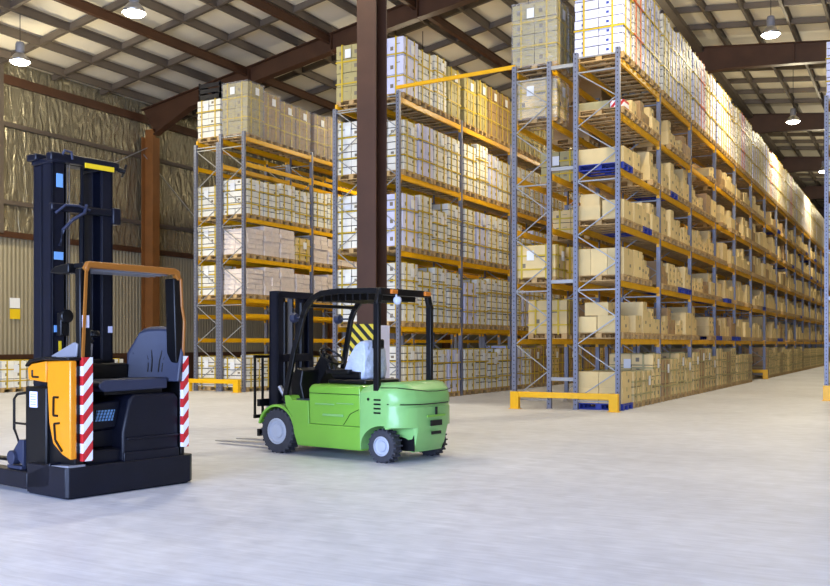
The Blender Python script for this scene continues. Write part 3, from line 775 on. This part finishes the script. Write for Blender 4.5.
# ------------------------------------------------------------------ green forklift
# local x forward (mast side), y towards the viewer's side
ang = math.atan2(.15, -.9887)
F = thing('forklift', 'lime green electric counterbalance forklift with black mast and roof', 'forklift', (-5.97+.15*.6, 10.07+.9887*.6, 0), ang)
SL = [-.6, -.585, -.54, -.45, -.34, -.31, -.17, 0, .17, .31, .34, .45, .54, .585, .6]
def warp(a, o, b):
    # round the rear end in plan and the edges at the sides
    u = abs(o)/.6
    if a < -.05:
        k = (1-u**2.6)**.5 if u < 1 else 0
        a = -.05+(a+.05)*(.12+.82*k)
    if b > .85: b = .85+(b-.85)*(1-.75*max(0, (u-.78)/.22)**2)
    return a, o, b
ARCH = [(.02+.30*math.cos(R(t)), .20+.29*math.sin(R(t))) for t in range(-10, 191, 14)]
def cwarp(a, o, b):
    for i, p in enumerate(ARCH):
        if abs(p[0]-a) < 1e-6 and abs(p[1]-b) < 1e-6:
            t = R(-10+132*i/(len(ARCH)-1))
            if abs(o) > .32: a, b = min(.33, -.02+.35*math.cos(t)), .2+.27*math.sin(t)
            else: b = .14
    if b < .3 and a < -.3 and abs(o) > .32: b = .445+(b-.13)*.1; a -= .02
    return warp(a, o, b)
arch = [(.02+.30*math.cos(R(a)), .20+.29*math.sin(R(a))) for a in range(-10, 191, 14)]
cw = [(.33,.44),(.33,.99),(.16,1.04),(-.12,1.05),(-.28,1.02),(-.39,.93),(-.42,.80),(-.425,.74),(-.40,.72),(-.425,.69),(-.43,.45),(-.38,.22),(-.33,.13),(-.285,.13)]+arch[::-1]+[(.33,.15)]
cw = [(.34,.44),(.34,.95),(.2,1.0),(-.12,1.02),(-.28,1.0),(-.39,.92),(-.425,.80),(-.425,.745),(-.405,.73),(-.405,.715),(-.425,.70),(-.43,.45),(-.38,.24),(-.32,.13)]+[p for p in arch[::-1] if p[0] < .33]+[(.34,.15)]
m = MB(); m.prism(cw, SL, cwarp); cwt = m.build('counterweight', 'palegreen', F, bevel=.012)
# hood seam, vents and latch on the counterweight
m = MB()
for z in (.62, .675, .73, .785): m.box(.0, .11, .596, .607, z, z+.022)
m.build('side_vent', 'black', cwt)
m = MB(); m.box(-.436, -.42, -.12, .12, .46, .53); m.box(-.436, -.42, -.10, .10, .35, .39); m.box(-.438, -.42, -.015, .015, .60, .70); m.build('rear_vent', 'black', cwt)
m = MB(); m.box(-.437, -.42, -.19, .19, .575, .60); m.build('rear_recess', 'green', cwt)
m = MB(); m.tube([(-.32,-.5,.985),(-.395,-.4,.93),(-.43,-.2,.905),(-.435,0,.90),(-.43,.2,.905),(-.39,.42,.93),(-.25,.585,.955),(.0,.605,.95)], .006, 6); m.build('hood_seam', 'black', cwt)
m = MB(); m.tube([(-.4,-.3,.745),(-.428,0,.742),(-.405,.3,.742),(-.3,.5,.742),(-.1,.6,.745)], .008, 6); m.build('body_groove', 'black', cwt)
# battery hood
hood = [(.345,.44),(1.22,.44),(1.235,.93),(1.20,.965),(.36,.965),(.345,.93)]
m = MB(); m.prism(hood, [-.6,-.58,-.54,.54,.58,.6], lambda a, o, b: (a, o, b-(.035 if abs(o) > .59 and b > .9 else .01 if abs(o) > .57 and b > .9 else 0)))
hd = m.build('battery_hood', 'green', F, bevel=.01)
m = MB(); m.box(.345, 1.225, .602, .606, .845, .853); m.tube([(.36,.604,.66),(.5,.604,.60),(.62,.604,.45)], .004, 5); m.build('seam', 'black', hd)
m = MB(); m.box(.62, .98, .59, .618, .555, .585); m.box(.78, 1.12, .59, .614, .70, .72); m.box(.45, .74, .59, .614, .72, .735); m.build('side_recess', 'palegreen', hd, bevel=.006)
m = MB(); m.tube([(.2,.6,.80),(.2,.612,.80)], .018, 10); m.build('key_cap', 'black', hd)
# lower chassis
ch = [(.33,.13),(1.46,.13),(1.52,.3),(1.56,.52),(1.68,.66),(1.70,.80),(1.60,.80),(1.56,.74),(1.25,.74),(1.24,.435),(.33,.435)]
m = MB(); m.prism(ch, [-.6,-.58,.58,.6], lambda a, o, b: (a, o, b+(.03 if abs(o) > .59 and b < .2 else 0))); cs = m.build('chassis', 'green', F, bevel=.012)
m = MB(); m.box(1.27, 1.57, -.5, .5, .742, .755); m.build('floor_plate', 'bluegrey', cs)
for s in (-1, 1):
    m = MB(); pr = []
    for k in range(0, 13): a = R(15+k*12.5); pr.append((1.86+.37*math.cos(a), .30+.37*math.sin(a)))
    for k in range(12, -1, -1): a = R(15+k*12.5); pr.append((1.86+.335*math.cos(a), .30+.335*math.sin(a)))
    m.prism([p for p in pr], [s*.40, s*.6]); m.build('front_fender', 'green', F, bevel=.008)
m = MB(); m.box(1.5, 1.95, -.34, .34, .2, .55); m.box(.35, 1.5, -.5, .5, .14, .4); m.box(-.03, .07, -.42, .42, .16, .26); m.build('axle_housing', 'black', F)
for s in (-1, 1):
    MB().box(-.32, .329, s*.318-.008, s*.318+.008, .145, .46).build('well_shade_plate', 'black', F); wheel(F, 1.86, s*.50, .30, .19, s); wheel(F, 0.02, s*.49, .21, .17, s, lugs=20)  # black plates added over the inner walls so the wheel wells look shaded
# dash, steering column
m = MB(); m.prism([(1.50,.74),(1.74,.74),(1.78,1.0),(1.66,1.18),(1.52,1.14),(1.56,.95)], [-.42, .42]); m.build('dashboard', 'black', F, bevel=.02)
m = MB(); m.tube([(1.62,.0,1.0),(1.42,.0,1.28)], .05, 10); m.obox((1.52,0,1.12), (.42,.2,.2), (0,.95,0)); m.build('steering_column', 'black', F)
m = MB(); cc = Vector((1.38,0,1.33)); ax = Vector((-.58,0,.81)); u1 = Vector((.81,0,.58)); u2 = Vector((0,1,0))
m.tube([cc+(u1*math.cos(a)+u2*math.sin(a))*.18 for a in [k*math.pi/12 for k in range(25)]], .016, 7)
for a in (.5, 2.6, 4.7): m.tube([cc, cc+(u1*math.cos(a)+u2*math.sin(a))*.18], .012, 6)
m.tube([cc+u2*.17, cc+u2*.17+ax*.06], .022, 8); m.tube([cc-ax*.05, cc+ax*.01], .04, 10)
m.build('steering_wheel', 'black', F, smooth=True)
# seat with clear plastic cover
m = MB(); m.box(.45, 1.12, -.36, .36, .966, 1.03); m.build('seat_base', 'black', F, bevel=.02)
m = MB(); m.prism([(.62,1.03),(1.1,1.03),(1.16,1.08),(1.14,1.16),(.62,1.13)], [-.26,-.24,.24,.26]); m.build('seat_cushion', 'black', F, bevel=.03, seg=3)
m = MB()
def seatw(a, o, b):
    u = abs(o)/.28; return a+.06*u*u, o*(1-.18*max(0, (b-1.3)/.3)), b-(.05*u**4 if b > 1.4 else 0)
m.prism([(.56,1.03),(.86,1.05),(.88,1.16),(.80,1.34),(.72,1.50),(.64,1.56),(.57,1.54),(.54,1.40),(.53,1.15)], [-.25,-.22,-.15,0,.15,.22,.25], seatw)
m.build('seat_backrest', 'plastic', F, bevel=.03, label='seat backrest still wrapped in clear plastic', seg=3)
m = MB(); m.obox((.45,.1,1.50), (.06,.2,.13)); m.build('seat_strap', 'black', F, bevel=.02)
m = MB(); m.box(.75, 1.15, .28, .36, 1.10, 1.16); m.tube([(1.1,.32,1.14),(1.14,.32,1.24)], .02, 8); m.tube([(1.02,.32,1.14),(1.05,.32,1.22)], .02, 8); m.build('armrest_lever', 'black', F, bevel=.01)
# overhead guard
for s in (-1, 1):
    m = MB(); y = s*.5
    path = [(1.74,.55*s,.72),(1.58,.53*s,1.4),(1.45,y,1.86),(1.38,y,2.0),(1.27,y,2.11),(1.1,y,2.175),(.8,y,2.195),(.09,y,2.18)]
    for a, b in zip(path[:-1], path[1:]): m.bar(a, b, .05, .075, up=(.3,0,1)); 
    for p in path[1:-1]: m.tube([(p[0], p[1]-.025, p[2]), (p[0], p[1]+.025, p[2])], .037, 10)
    m.build('guard_front_post', 'black', F, bevel=.006)
    m = MB(); m.bar((.09, .56*s, .9), (.09, .56*s, 2.03), .06, .085); m.bar((.09,.56*s,2.0),(.09,.50*s,2.19), .06, .085); m.build('guard_rear_post', 'black', F, bevel=.008)
for i in range(8):
    x = .3+i*.125
    m = MB(); m.bar((x,-.5,2.13),(x,.5,2.13), .028, .12); m.build('guard_bar', 'black', F)
m = MB(); m.bar((.09,-.53,2.17),(.09,.53,2.17), .07, .09); m.bar((1.36,-.5,2.02),(1.36,.5,2.02), .05, .05); m.build('guard_crossbar', 'black', F, bevel=.008)
for y in (-.44, .28):
    m = MB(); m.box(.02, .06, y-.06, y+.06, 2.145, 2.20); m.build('tail_lamp', 'amber', F, bevel=.006)
m = MB(); m.lathe([(.01,-.05),(.05,-.03),(.055,0),(.05,.03),(.01,.04)], (.03,.22,2.06), 'x', 14); m.tube([(.05,.22,2.14),(.05,.22,2.07)], .012, 6); m.build('work_lamp', 'plastic', F)
for y, lb in ((.45, 'near'), (-.45, 'far')):
    m = MB(); m.lathe([(.01,-.06),(.06,-.05),(.075,.0),(.07,.02),(.01,.03)], (1.66,y,1.86), 'x', 16); m.tube([(1.62,y,1.86),(1.5,y*1.08,1.86)], .014, 6); m.build('headlamp', 'bluegrey', F, smooth=True)
# mast: two nested rails each side
for s in (-1, 1):
    m = MB(); y = s*.31
    m.box(2.06, 2.10, y-.05, y+.05, .12, 2.22); m.box(2.20, 2.24, y-.05, y+.05, .12, 2.22); m.box(2.06, 2.24, y+s*.03, y+s*.05, .12, 2.25)
    m.box(2.12, 2.27, y-s*.12, y-s*.055, .15, 2.22); m.build('mast_rail', 'navy', F, bevel=.004)
m = MB(); m.box(2.06, 2.24, -.34, .34, 2.16, 2.25); m.build('mast_crossbar', 'navy', F, bevel=.006)
for a_, b_ in ((1.25, 1.36), (.3, .5)): MB().box(2.06, 2.1, -.34, .34, a_, b_).build('mast_crossbar', 'navy', F, bevel=.006)
m = MB()
for y in (-.17, .17): m.tube([(2.14,y,.3),(2.14,y,2.1)], .055, 12); m.tube([(2.22,y*.5,.3),(2.22,y*.5,2.22)], .018, 6)
m.build('lift_cylinder', 'black', F)
m = MB()
m.box(2.18, 2.2, -.04, .04, .5, 2.2)
m.build('lift_chain', 'grey', F)
m = MB(); m.tube([(1.75,.33,.5),(2.06,.33,.9)], .035, 8); m.tube([(1.75,-.33,.5),(2.06,-.33,.9)], .035, 8); m.build('tilt_cylinder', 'chrome', F)
m = MB(); m.box(2.29, 2.34, -.5, .5, .62, .72); m.box(2.29, 2.34, -.5, .5, .2, .3); m.box(2.26, 2.30, -.3, -.22, .2, .72); m.box(2.26, 2.30, .22, .3, .2, .72); m.build('fork_carriage', 'black', F)
m = MB()
for k in range(8): y = -.52+k*1.04/7; m.box(2.35, 2.375, y-.014, y+.014, .45, 1.33)
m.box(2.345, 2.38, -.535, .535, 1.30, 1.34); m.box(2.345, 2.38, -.535, .535, .45, .50); m.build('load_backrest', 'black', F)
for y in (-.2, .22):
    m = MB(); m.prism([(2.35,.72),(2.35,.06),(2.40,.035),(3.5,.035),(3.5,.045),(2.45,.08),(2.395,.12),(2.395,.72)], [y-.055, y+.055]); m.build('fork', 'chrome', F, bevel=.003)

# ------------------------------------------------------------------ orange reach truck
# local x along its rear (0..1.48), y towards the mast
Tk = thing('reach_truck', 'orange and black reach truck with tall mast at the left of the floor', 'reach truck', (-7.18, 6.23, 0), math.atan2(.985, .17))
# chassis bumper
m = MB()
m.prism([(.03,.0),(1.46,.0),(1.53,.06),(1.53,.72),(0,.72),(0,.03)], [.02, .31], plane='xy')
m.prism([(.03,.02),(1.44,.02),(1.50,.08),(1.50,.72),(.02,.72),(.02,.05)], [.005, .02], plane='xy')
c1 = m.build('chassis_bumper', 'navy', Tk, bevel=.018)
m = MB(); m.prism([(.30,.10),(.30,.34),(.72,.20),(.72,.05)][::-1], [0, .17], plane='yz')
m.box(.0, .17, .72, 2.35, .04, .21); m.build('support_leg', 'navy', Tk, bevel=.012)
m = MB(); m.box(1.31, 1.48, .72, 2.35, .04, .21); m.build('support_leg', 'navy', Tk, bevel=.012)
m = MB(); m.prism([(.0,.31),(.42,.302),(.42,.306),(.0,.33)], [.02, .2], plane='yz'); m.build('tread_strip', 'grey', Tk)
for x in (.085, 1.395):
    m = MB(); m.lathe([(.12,-.05),(.14,-.04),(.14,.04),(.12,.05)], (x,2.2,.14), 'x', 24); m.build('load_wheel', 'rubber', Tk, smooth=True)
m = MB(); m.lathe([(.1,-.04),(.13,-.03),(.13,.03),(.1,.04)], (1.2,.25,.13), 'x', 24); m.build('drive_wheel', 'rubber', Tk, smooth=True)
# dark central body
m = MB(); m.box(.12, .22, .05, .60, .30, 1.30); m.box(.22, 1.40, .56, .64, .30, 1.28); m.box(1.36, 1.42, .04, .6, .30, 1.36)
m.build('body_shell', 'black', Tk, bevel=.015)
# orange side panel (facing the viewer's side)
m = MB(); m.prism([(.02,1.34),(.44,1.33),(.435,1.12),(.40,.72),(.33,.52),(.16,.42),(.02,.38)], [.05, .125], plane='yz'); sp = m.build('side_panel', 'orange', Tk, bevel=.015)
m = MB()
for (p, q) in (((.30,.98),(.22,.98)), ((.30,.98),(.305,.80)), ((.305,.80),(.23,.80)), ((.29,.72),(.2,.73)), ((.29,.72),(.27,.56)), ((.27,.56),(.15,.46))):
    m.bar((.045,p[0],p[1]), (.045,q[0],q[1]), .02, .018, up=(1,0,0))
m.build('panel_recess', 'black', sp)
m = MB(); m.prism([(.45,1.33),(.72,1.30),(.80,1.26),(.78,1.14),(.45,1.12)], [.05, .125], plane='yz'); m.prism([(.45,1.345),(.72,1.315),(.80,1.27),(.82,1.28),(.74,1.345),(.45,1.375)], [.03, .3], plane='yz', mi=1)
m.bar((.045,.70,1.24),(.045,.70,1.17), .02, .015, 1, up=(1,0,0)); m.bar((.045,.70,1.17),(.045,.58,1.17), .02, .015, 1, up=(1,0,0))
m.build('nose_panel', ['orange', 'black'], Tk, bevel=.01)
m = MB(); m.box(.03, .3, .02, .46, 1.34, 1.37); m.build('panel_cap', 'black', Tk, bevel=.01)
# battery block with handle
m = MB(); m.box(.08, 1.38, .50, .90, .22, 1.07); bb = m.build('battery_block', 'black', Tk, bevel=.02)
m = MB(); m.box(.074, .08, .66, .80, .86, 1.02); m.build('data_plate', 'bluewhite', bb)
m = MB()
for k in range(5): m.box(.070, .0745, .68, .78, .885+k*.026, .892+k*.026)
m.build('plate_text', 'grey', bb)
m = MB(); m.tube([(.1,.92,1.0),(.1,1.09,.98),(.1,1.15,.93),(.1,1.15,.62),(.1,1.05,.48),(.1,.93,.42)], .014, 7); m.tube([(.1,1.15,.68),(.1,.92,.68)], .012, 6); m.build('grab_handle', 'black', Tk, smooth=True)
m = MB(); m.tube([(.02,1.08,.33),(.14,1.08,.33)], .075, 14); m.box(.05,.14,.92,1.2,.215,.25); m.prism([(.90,.25),(1.12,.38),(.98,.52),(.90,.52)], [.06,.14], plane='yz'); rl = m.build('hydraulic_motor', 'bluegrey', Tk, bevel=.005)
# hazard stripes
MB().box(.17, .275, -.012, .045, .36, 1.37).build('hazard_stripe', 'redwhite', Tk)
MB().box(1.36, 1.43, -.012, .04, .40, 1.37).build('hazard_stripe', 'redwhite', Tk)
# step compartment
m = MB(); m.prism([(.66,.30),(1.36,.30),(1.36,.93),(1.30,.985),(.80,.985),(.74,.93),(.66,.60)], [.06, .56]); st = m.build('compartment_base', 'navy', Tk, bevel=.03, seg=3)
m = MB(); m.box(.70,1.34,.035,.06,.52,.545); m.box(.66,1.34,.03,.06,.30,.40); m.build('base_ledge', 'navy', st, bevel=.01)
m = MB(); m.box(.28, .68, .1, .56, .30, .44); m.prism([(.44,0),(.62,0)][:0] or [(.28,.44),(.68,.44),(.68,.64),(.28,.62)], [.25, .56]); m.build('entry_step', 'navy', Tk, bevel=.02)
m = MB(); m.prism([(.3,.62),(.68,.64),(.74,.93),(.36,.90)], [.2, .56]); m.build('footwell_panel', 'navy', Tk, bevel=.02)
m = MB(); m.prism([(.42,.72),(.63,.72),(.66,.83),(.45,.83)], [.19, .2]); gp = m.build('grille', 'bluelab', Tk)
m = MB()
for k in range(6): m.bar((.42+k*.036,.188,.72), (.46+k*.036,.188,.83), .004, .012, up=(0,1,0))
for k in range(3): m.bar((.43,.187,.745+k*.032), (.655,.187,.745+k*.032), .004, .01, up=(0,1,0))
m.build('grille_mesh', 'navy', gp)
# seat
def rs(a, o, b):
    u = abs(o-.32)/.25; return a-.03*u*u, o, b
m = MB(); m.prism([(.40,1.06),(.46,1.02),(1.22,1.03),(1.22,1.15),(.80,1.14),(.46,1.14),(.40,1.10)], [.07,.09,.2,.32,.44,.55,.57]); m.build('seat_cushion', 'bluegrey', Tk, bevel=.03, seg=3)
m = MB(); m.box(.5, 1.2, .14, .5, .985, 1.03); m.build('seat_mount', 'black', Tk)
bz = [(1.14,1.10),(1.30,1.10),(1.38,1.4),(1.40,1.66),(1.34,1.70),(1.27,1.66),(1.22,1.4)]
def bk(a, o, b):
    u = abs(o-.32)/.26; w = 1 if b < 1.45 else 1-.35*((b-1.45)/.25)
    return a-.05*u*u, .32+(o-.32)*w, b-(.04*u**3 if b > 1.6 else 0)
m = MB(); m.prism(bz, [.06,.09,.18,.32,.46,.55,.58], bk); sb = m.build('seat_backrest', 'bluegrey', Tk, bevel=.03, seg=3)
m = MB()
for k in (-2, -1, 1, 2):
    pts = []
    for i in range(9):
        tt = i/8; b = 1.2+.36*tt; w = .035*k*(1+(1.1 if tt > .4 else .6)*max(0, tt-.2)); pts.append((1.175+.10*tt-.012, .32+w, b))
    m.tube(pts, .008, 6)
m.build('stitched_groove', 'black', sb)
pv = Matrix.Translation((1.30,.32,0)) @ Matrix.Rotation(R(32), 4, 'Z') @ Matrix.Diagonal((1, 1.12, 1, 1)) @ Matrix.Translation((-1.30,-.32,0)); sb.matrix_local = pv
# console and controls
m = MB(); m.box(.3, 1.0, .44, .58, 1.12, 1.30); m.build('console', 'black', Tk, bevel=.03)
m = MB(); m.prism([(.10,1.375),(.50,1.36),(.56,1.38),(.14,1.52),(.08,1.50)], [.16,.34], plane='yz'); m.build('dashboard_hood', 'grey', Tk, bevel=.01)
m = MB(); m.tube([(.30,.30,1.30),(.36,.22,1.52)], .02, 8); m.tube([(.36,.22,1.52),(.39,.2,1.56)], .045, 10); m.lathe([(.02,-.03),(.06,-.02),(.065,.0),(.05,.03),(.02,.04)], (.42,.2,1.60), 'z', 14); m.build('steering_knob', 'black', Tk, smooth=True)
m = MB(); m.box(.24,.33,.5,.58,1.58,1.82); m.lathe([(.02,-.03),(.07,-.02),(.07,.02),(.02,.03)], (.28,.46,1.78), 'y', 14); m.build('work_light', 'black', Tk, bevel=.01)
# overhead guard and posts
m = MB(); m.prism([(.20,2.24),(.24,2.31),(1.26,2.305),(1.33,2.28),(1.35,2.18),(1.30,2.18),(1.27,2.235),(.26,2.245),(.24,2.20)], [.0, .07]); gr = m.build('guard_rim', 'rimbrown', Tk, bevel=.012)
m = MB(); m.box(.23, 1.30, .07, .52, 2.25, 2.30); m.prism([(.25,2.30),(.50,2.28),(.60,2.22),(.44,2.20),(.25,2.20)], [.17,.30], plane='yz'); m.build('guard_roof', 'black', Tk, bevel=.012)
for k in range(4): MB().box(.3, 1.25, .12+k*.1, .15+k*.1, 2.225, 2.25).build('roof_bar', 'grey', Tk)
m = MB(); m.bar((.235,.09,1.34),(.235,.10,2.24), .09, .12, up=(1,0,0)); m.build('guard_post', 'black', Tk, bevel=.012)
m = MB(); m.bar((.185,.02,1.36),(.225,.02,2.24), .025, .022, up=(0,1,0)); m.build('post_edge', 'rimbrown', Tk)
m = MB(); m.bar((1.34,.10,1.3),(1.31,.10,2.2), .16, .1, up=(1,0,0)); m.build('guard_post', 'black', Tk, bevel=.012)
m = MB(); m.tube([(1.375,.01,1.36),(1.39,.01,1.75),(1.36,.01,1.9),(1.345,.01,2.2)], .016, 8); m.build('post_edge', 'rimbrown', Tk)
MB().box(.185, .26, .028, .031, 1.66, 1.78).build('sticker', 'bluewhite', Tk)
# mast
def rail(x0, x1, nm='mast_rail'):
    m = MB(); s = 1 if x0 < .5 else -1
    m.box(x0, x1, .62, .66, .2, 3.36); m.box(x0, x1, .80, .84, .2, 3.36); m.box(x0 if s > 0 else x1-.03, x0+.03 if s > 0 else x1, .62, .84, .2, 3.36)
    m.box(x0+.01, x1-.01, .85, .88, .25, 3.40); m.box(x0+.01, x1-.01, .97, 1.0, .25, 3.40); m.box(x0+.045, x0+.065, .85, 1.0, .25, 3.40)
    m.box(x0+.002, x0+.02, .84, .99, .22, 3.34)
    return m.build(nm, 'navy', Tk, bevel=.004)
ra = rail(.22, .35); rb = rail(.79, .92)
m = MB(); m.box(.18, .98, .58, .68, 3.36, 3.45); m.box(.16, .98, .84, 1.02, 3.39, 3.46); m.box(.2, .36, .6, 1.0, 3.345, 3.40); m.box(.78, .95, .6, 1.0, 3.345, 3.40); m.build('mast_crossbar', 'navy', Tk, bevel=.015)
MB().box(.56, .90, .565, .58, 3.335, 3.385).build('mast_plate', 'yellow', Tk, label='yellow warning strip under the mast top')
m = MB(); m.box(.2, .98, .60, .66, 2.86, 2.94); m.box(.9, 1.0, .58, .72, 2.78, 2.96); m.build('mast_crossbar', 'navy', Tk, bevel=.015)
m = MB(); m.box(.2, .95, .62, .7, 1.2, 1.34); m.build('mast_crossbar', 'navy', Tk, bevel=.015)
for x in (.47, .66): 
    m = MB(); m.tube([(x,.8,.3),(x,.8,3.0)], .028, 10); m.tube([(x,.8,3.0),(x,.8,3.38)], .016, 8); m.build('lift_cylinder', 'navy', Tk)
m = MB(); m.tube([(.40,.66,.4),(.40,.66,3.36)], .007, 5); m.tube([(.43,.66,.4),(.43,.66,3.36)], .007, 5); m.build('lift_chain', 'chrome', Tk)
m = MB(); m.tube([(.29,.60,2.5),(.31,.58,2.66),(.42,.57,2.78),(.55,.57,2.86),(.58,.58,2.95)], .018, 8); m.build('hydraulic_hose', 'bluegrey', Tk, smooth=True); m = MB(); m.tube([(.24,.6,2.83),(.33,.56,2.92),(.48,.57,2.93),(.62,.58,2.9)], .014, 8); m.build('hydraulic_hose', 'bluegrey', Tk, smooth=True); m = MB()
m.tube([(.30,.6,3.40),(.33,.58,3.48),(.40,.57,3.47),(.42,.58,3.40)], .014, 8); m.build('hydraulic_hose', 'bluegrey', Tk, smooth=True)
m = MB(); m.tube([(.97,.6,3.38),(1.04,.58,3.36)], .03, 10); m.tube([(1.02,.6,3.30),(1.06,.58,3.44)], .014, 8); m.build('hose_reel', 'black', Tk)
for x0, x1, z0, z1, mm in ((.26,.33,3.10,3.24,'bluelab'), (.235,.335,2.36,2.44,'bluelab'), (.235,.335,1.62,1.69,'bluelab'), (.285,.315,1.35,1.53,'yellow'), (.86,.91,2.27,2.34,'bluewhite'), (.86,.91,1.62,1.69,'bluewhite')):
    MB().box(x0, x1, .612, .618, z0, z1).build('sticker', mm, Tk)
m = MB(); m.box(.2, .95, 1.02, 1.08, .25, .62); m.box(.2,.95,1.04,1.08,.9,1.0); m.build('fork_carriage', 'black', Tk)
for x in (.32, .82):
    m = MB(); m.prism([(1.08,.7),(1.08,.26),(1.12,.235),(2.2,.235),(2.2,.25),(1.15,.275),(1.12,.3),(1.12,.7)], [x-.06, x+.06], plane='yz'); m.build('fork', 'black', Tk)

# ------------------------------------------------------------------ daylight and world
w = bpy.data.worlds.new('World'); SC.world = w; w.use_nodes = True
w.node_tree.nodes['Background'].inputs[0].default_value = (.55, .68, 1, 1); w.node_tree.nodes['Background'].inputs[1].default_value = 1.2
l = bpy.data.lights.new('door_daylight', 'AREA'); l.shape = 'RECTANGLE'; l.size = 21; l.size_y = 5.6; l.energy = 6500; l.color = (.47, .61, 1)
o = bpy.data.objects.new('door_daylight', l); COL.objects.link(o); o.location = (-3, Y0+.05, 3.1); o.rotation_euler = (R(90), 0, 0)
o.rotation_euler = (R(-90), 0, R(180)); o.rotation_euler = Vector((0, 1, -.12)).to_track_quat('-Z', 'Y').to_euler()

cam = bpy.data.cameras.new('Camera'); cam.sensor_width = 36; cam.lens = 36*932/830; cam.shift_y = 51/830; cam.clip_end = 300
o = bpy.data.objects.new('Camera', cam); COL.objects.link(o); o.location = (0, 0, 1.5); o.rotation_euler = (R(90), 0, R(28.55)); SC.camera = o
SC.view_settings.view_transform = 'Standard'; SC.view_settings.look = 'None'; SC.view_settings.gamma = 1
SC.view_settings.exposure = 0.38
SC.cycles.max_bounces = 6; SC.cycles.diffuse_bounces = 2; SC.cycles.transparent_max_bounces = 6
SC.cycles.use_denoising = True
SC.cycles.sample_clamp_indirect = 6
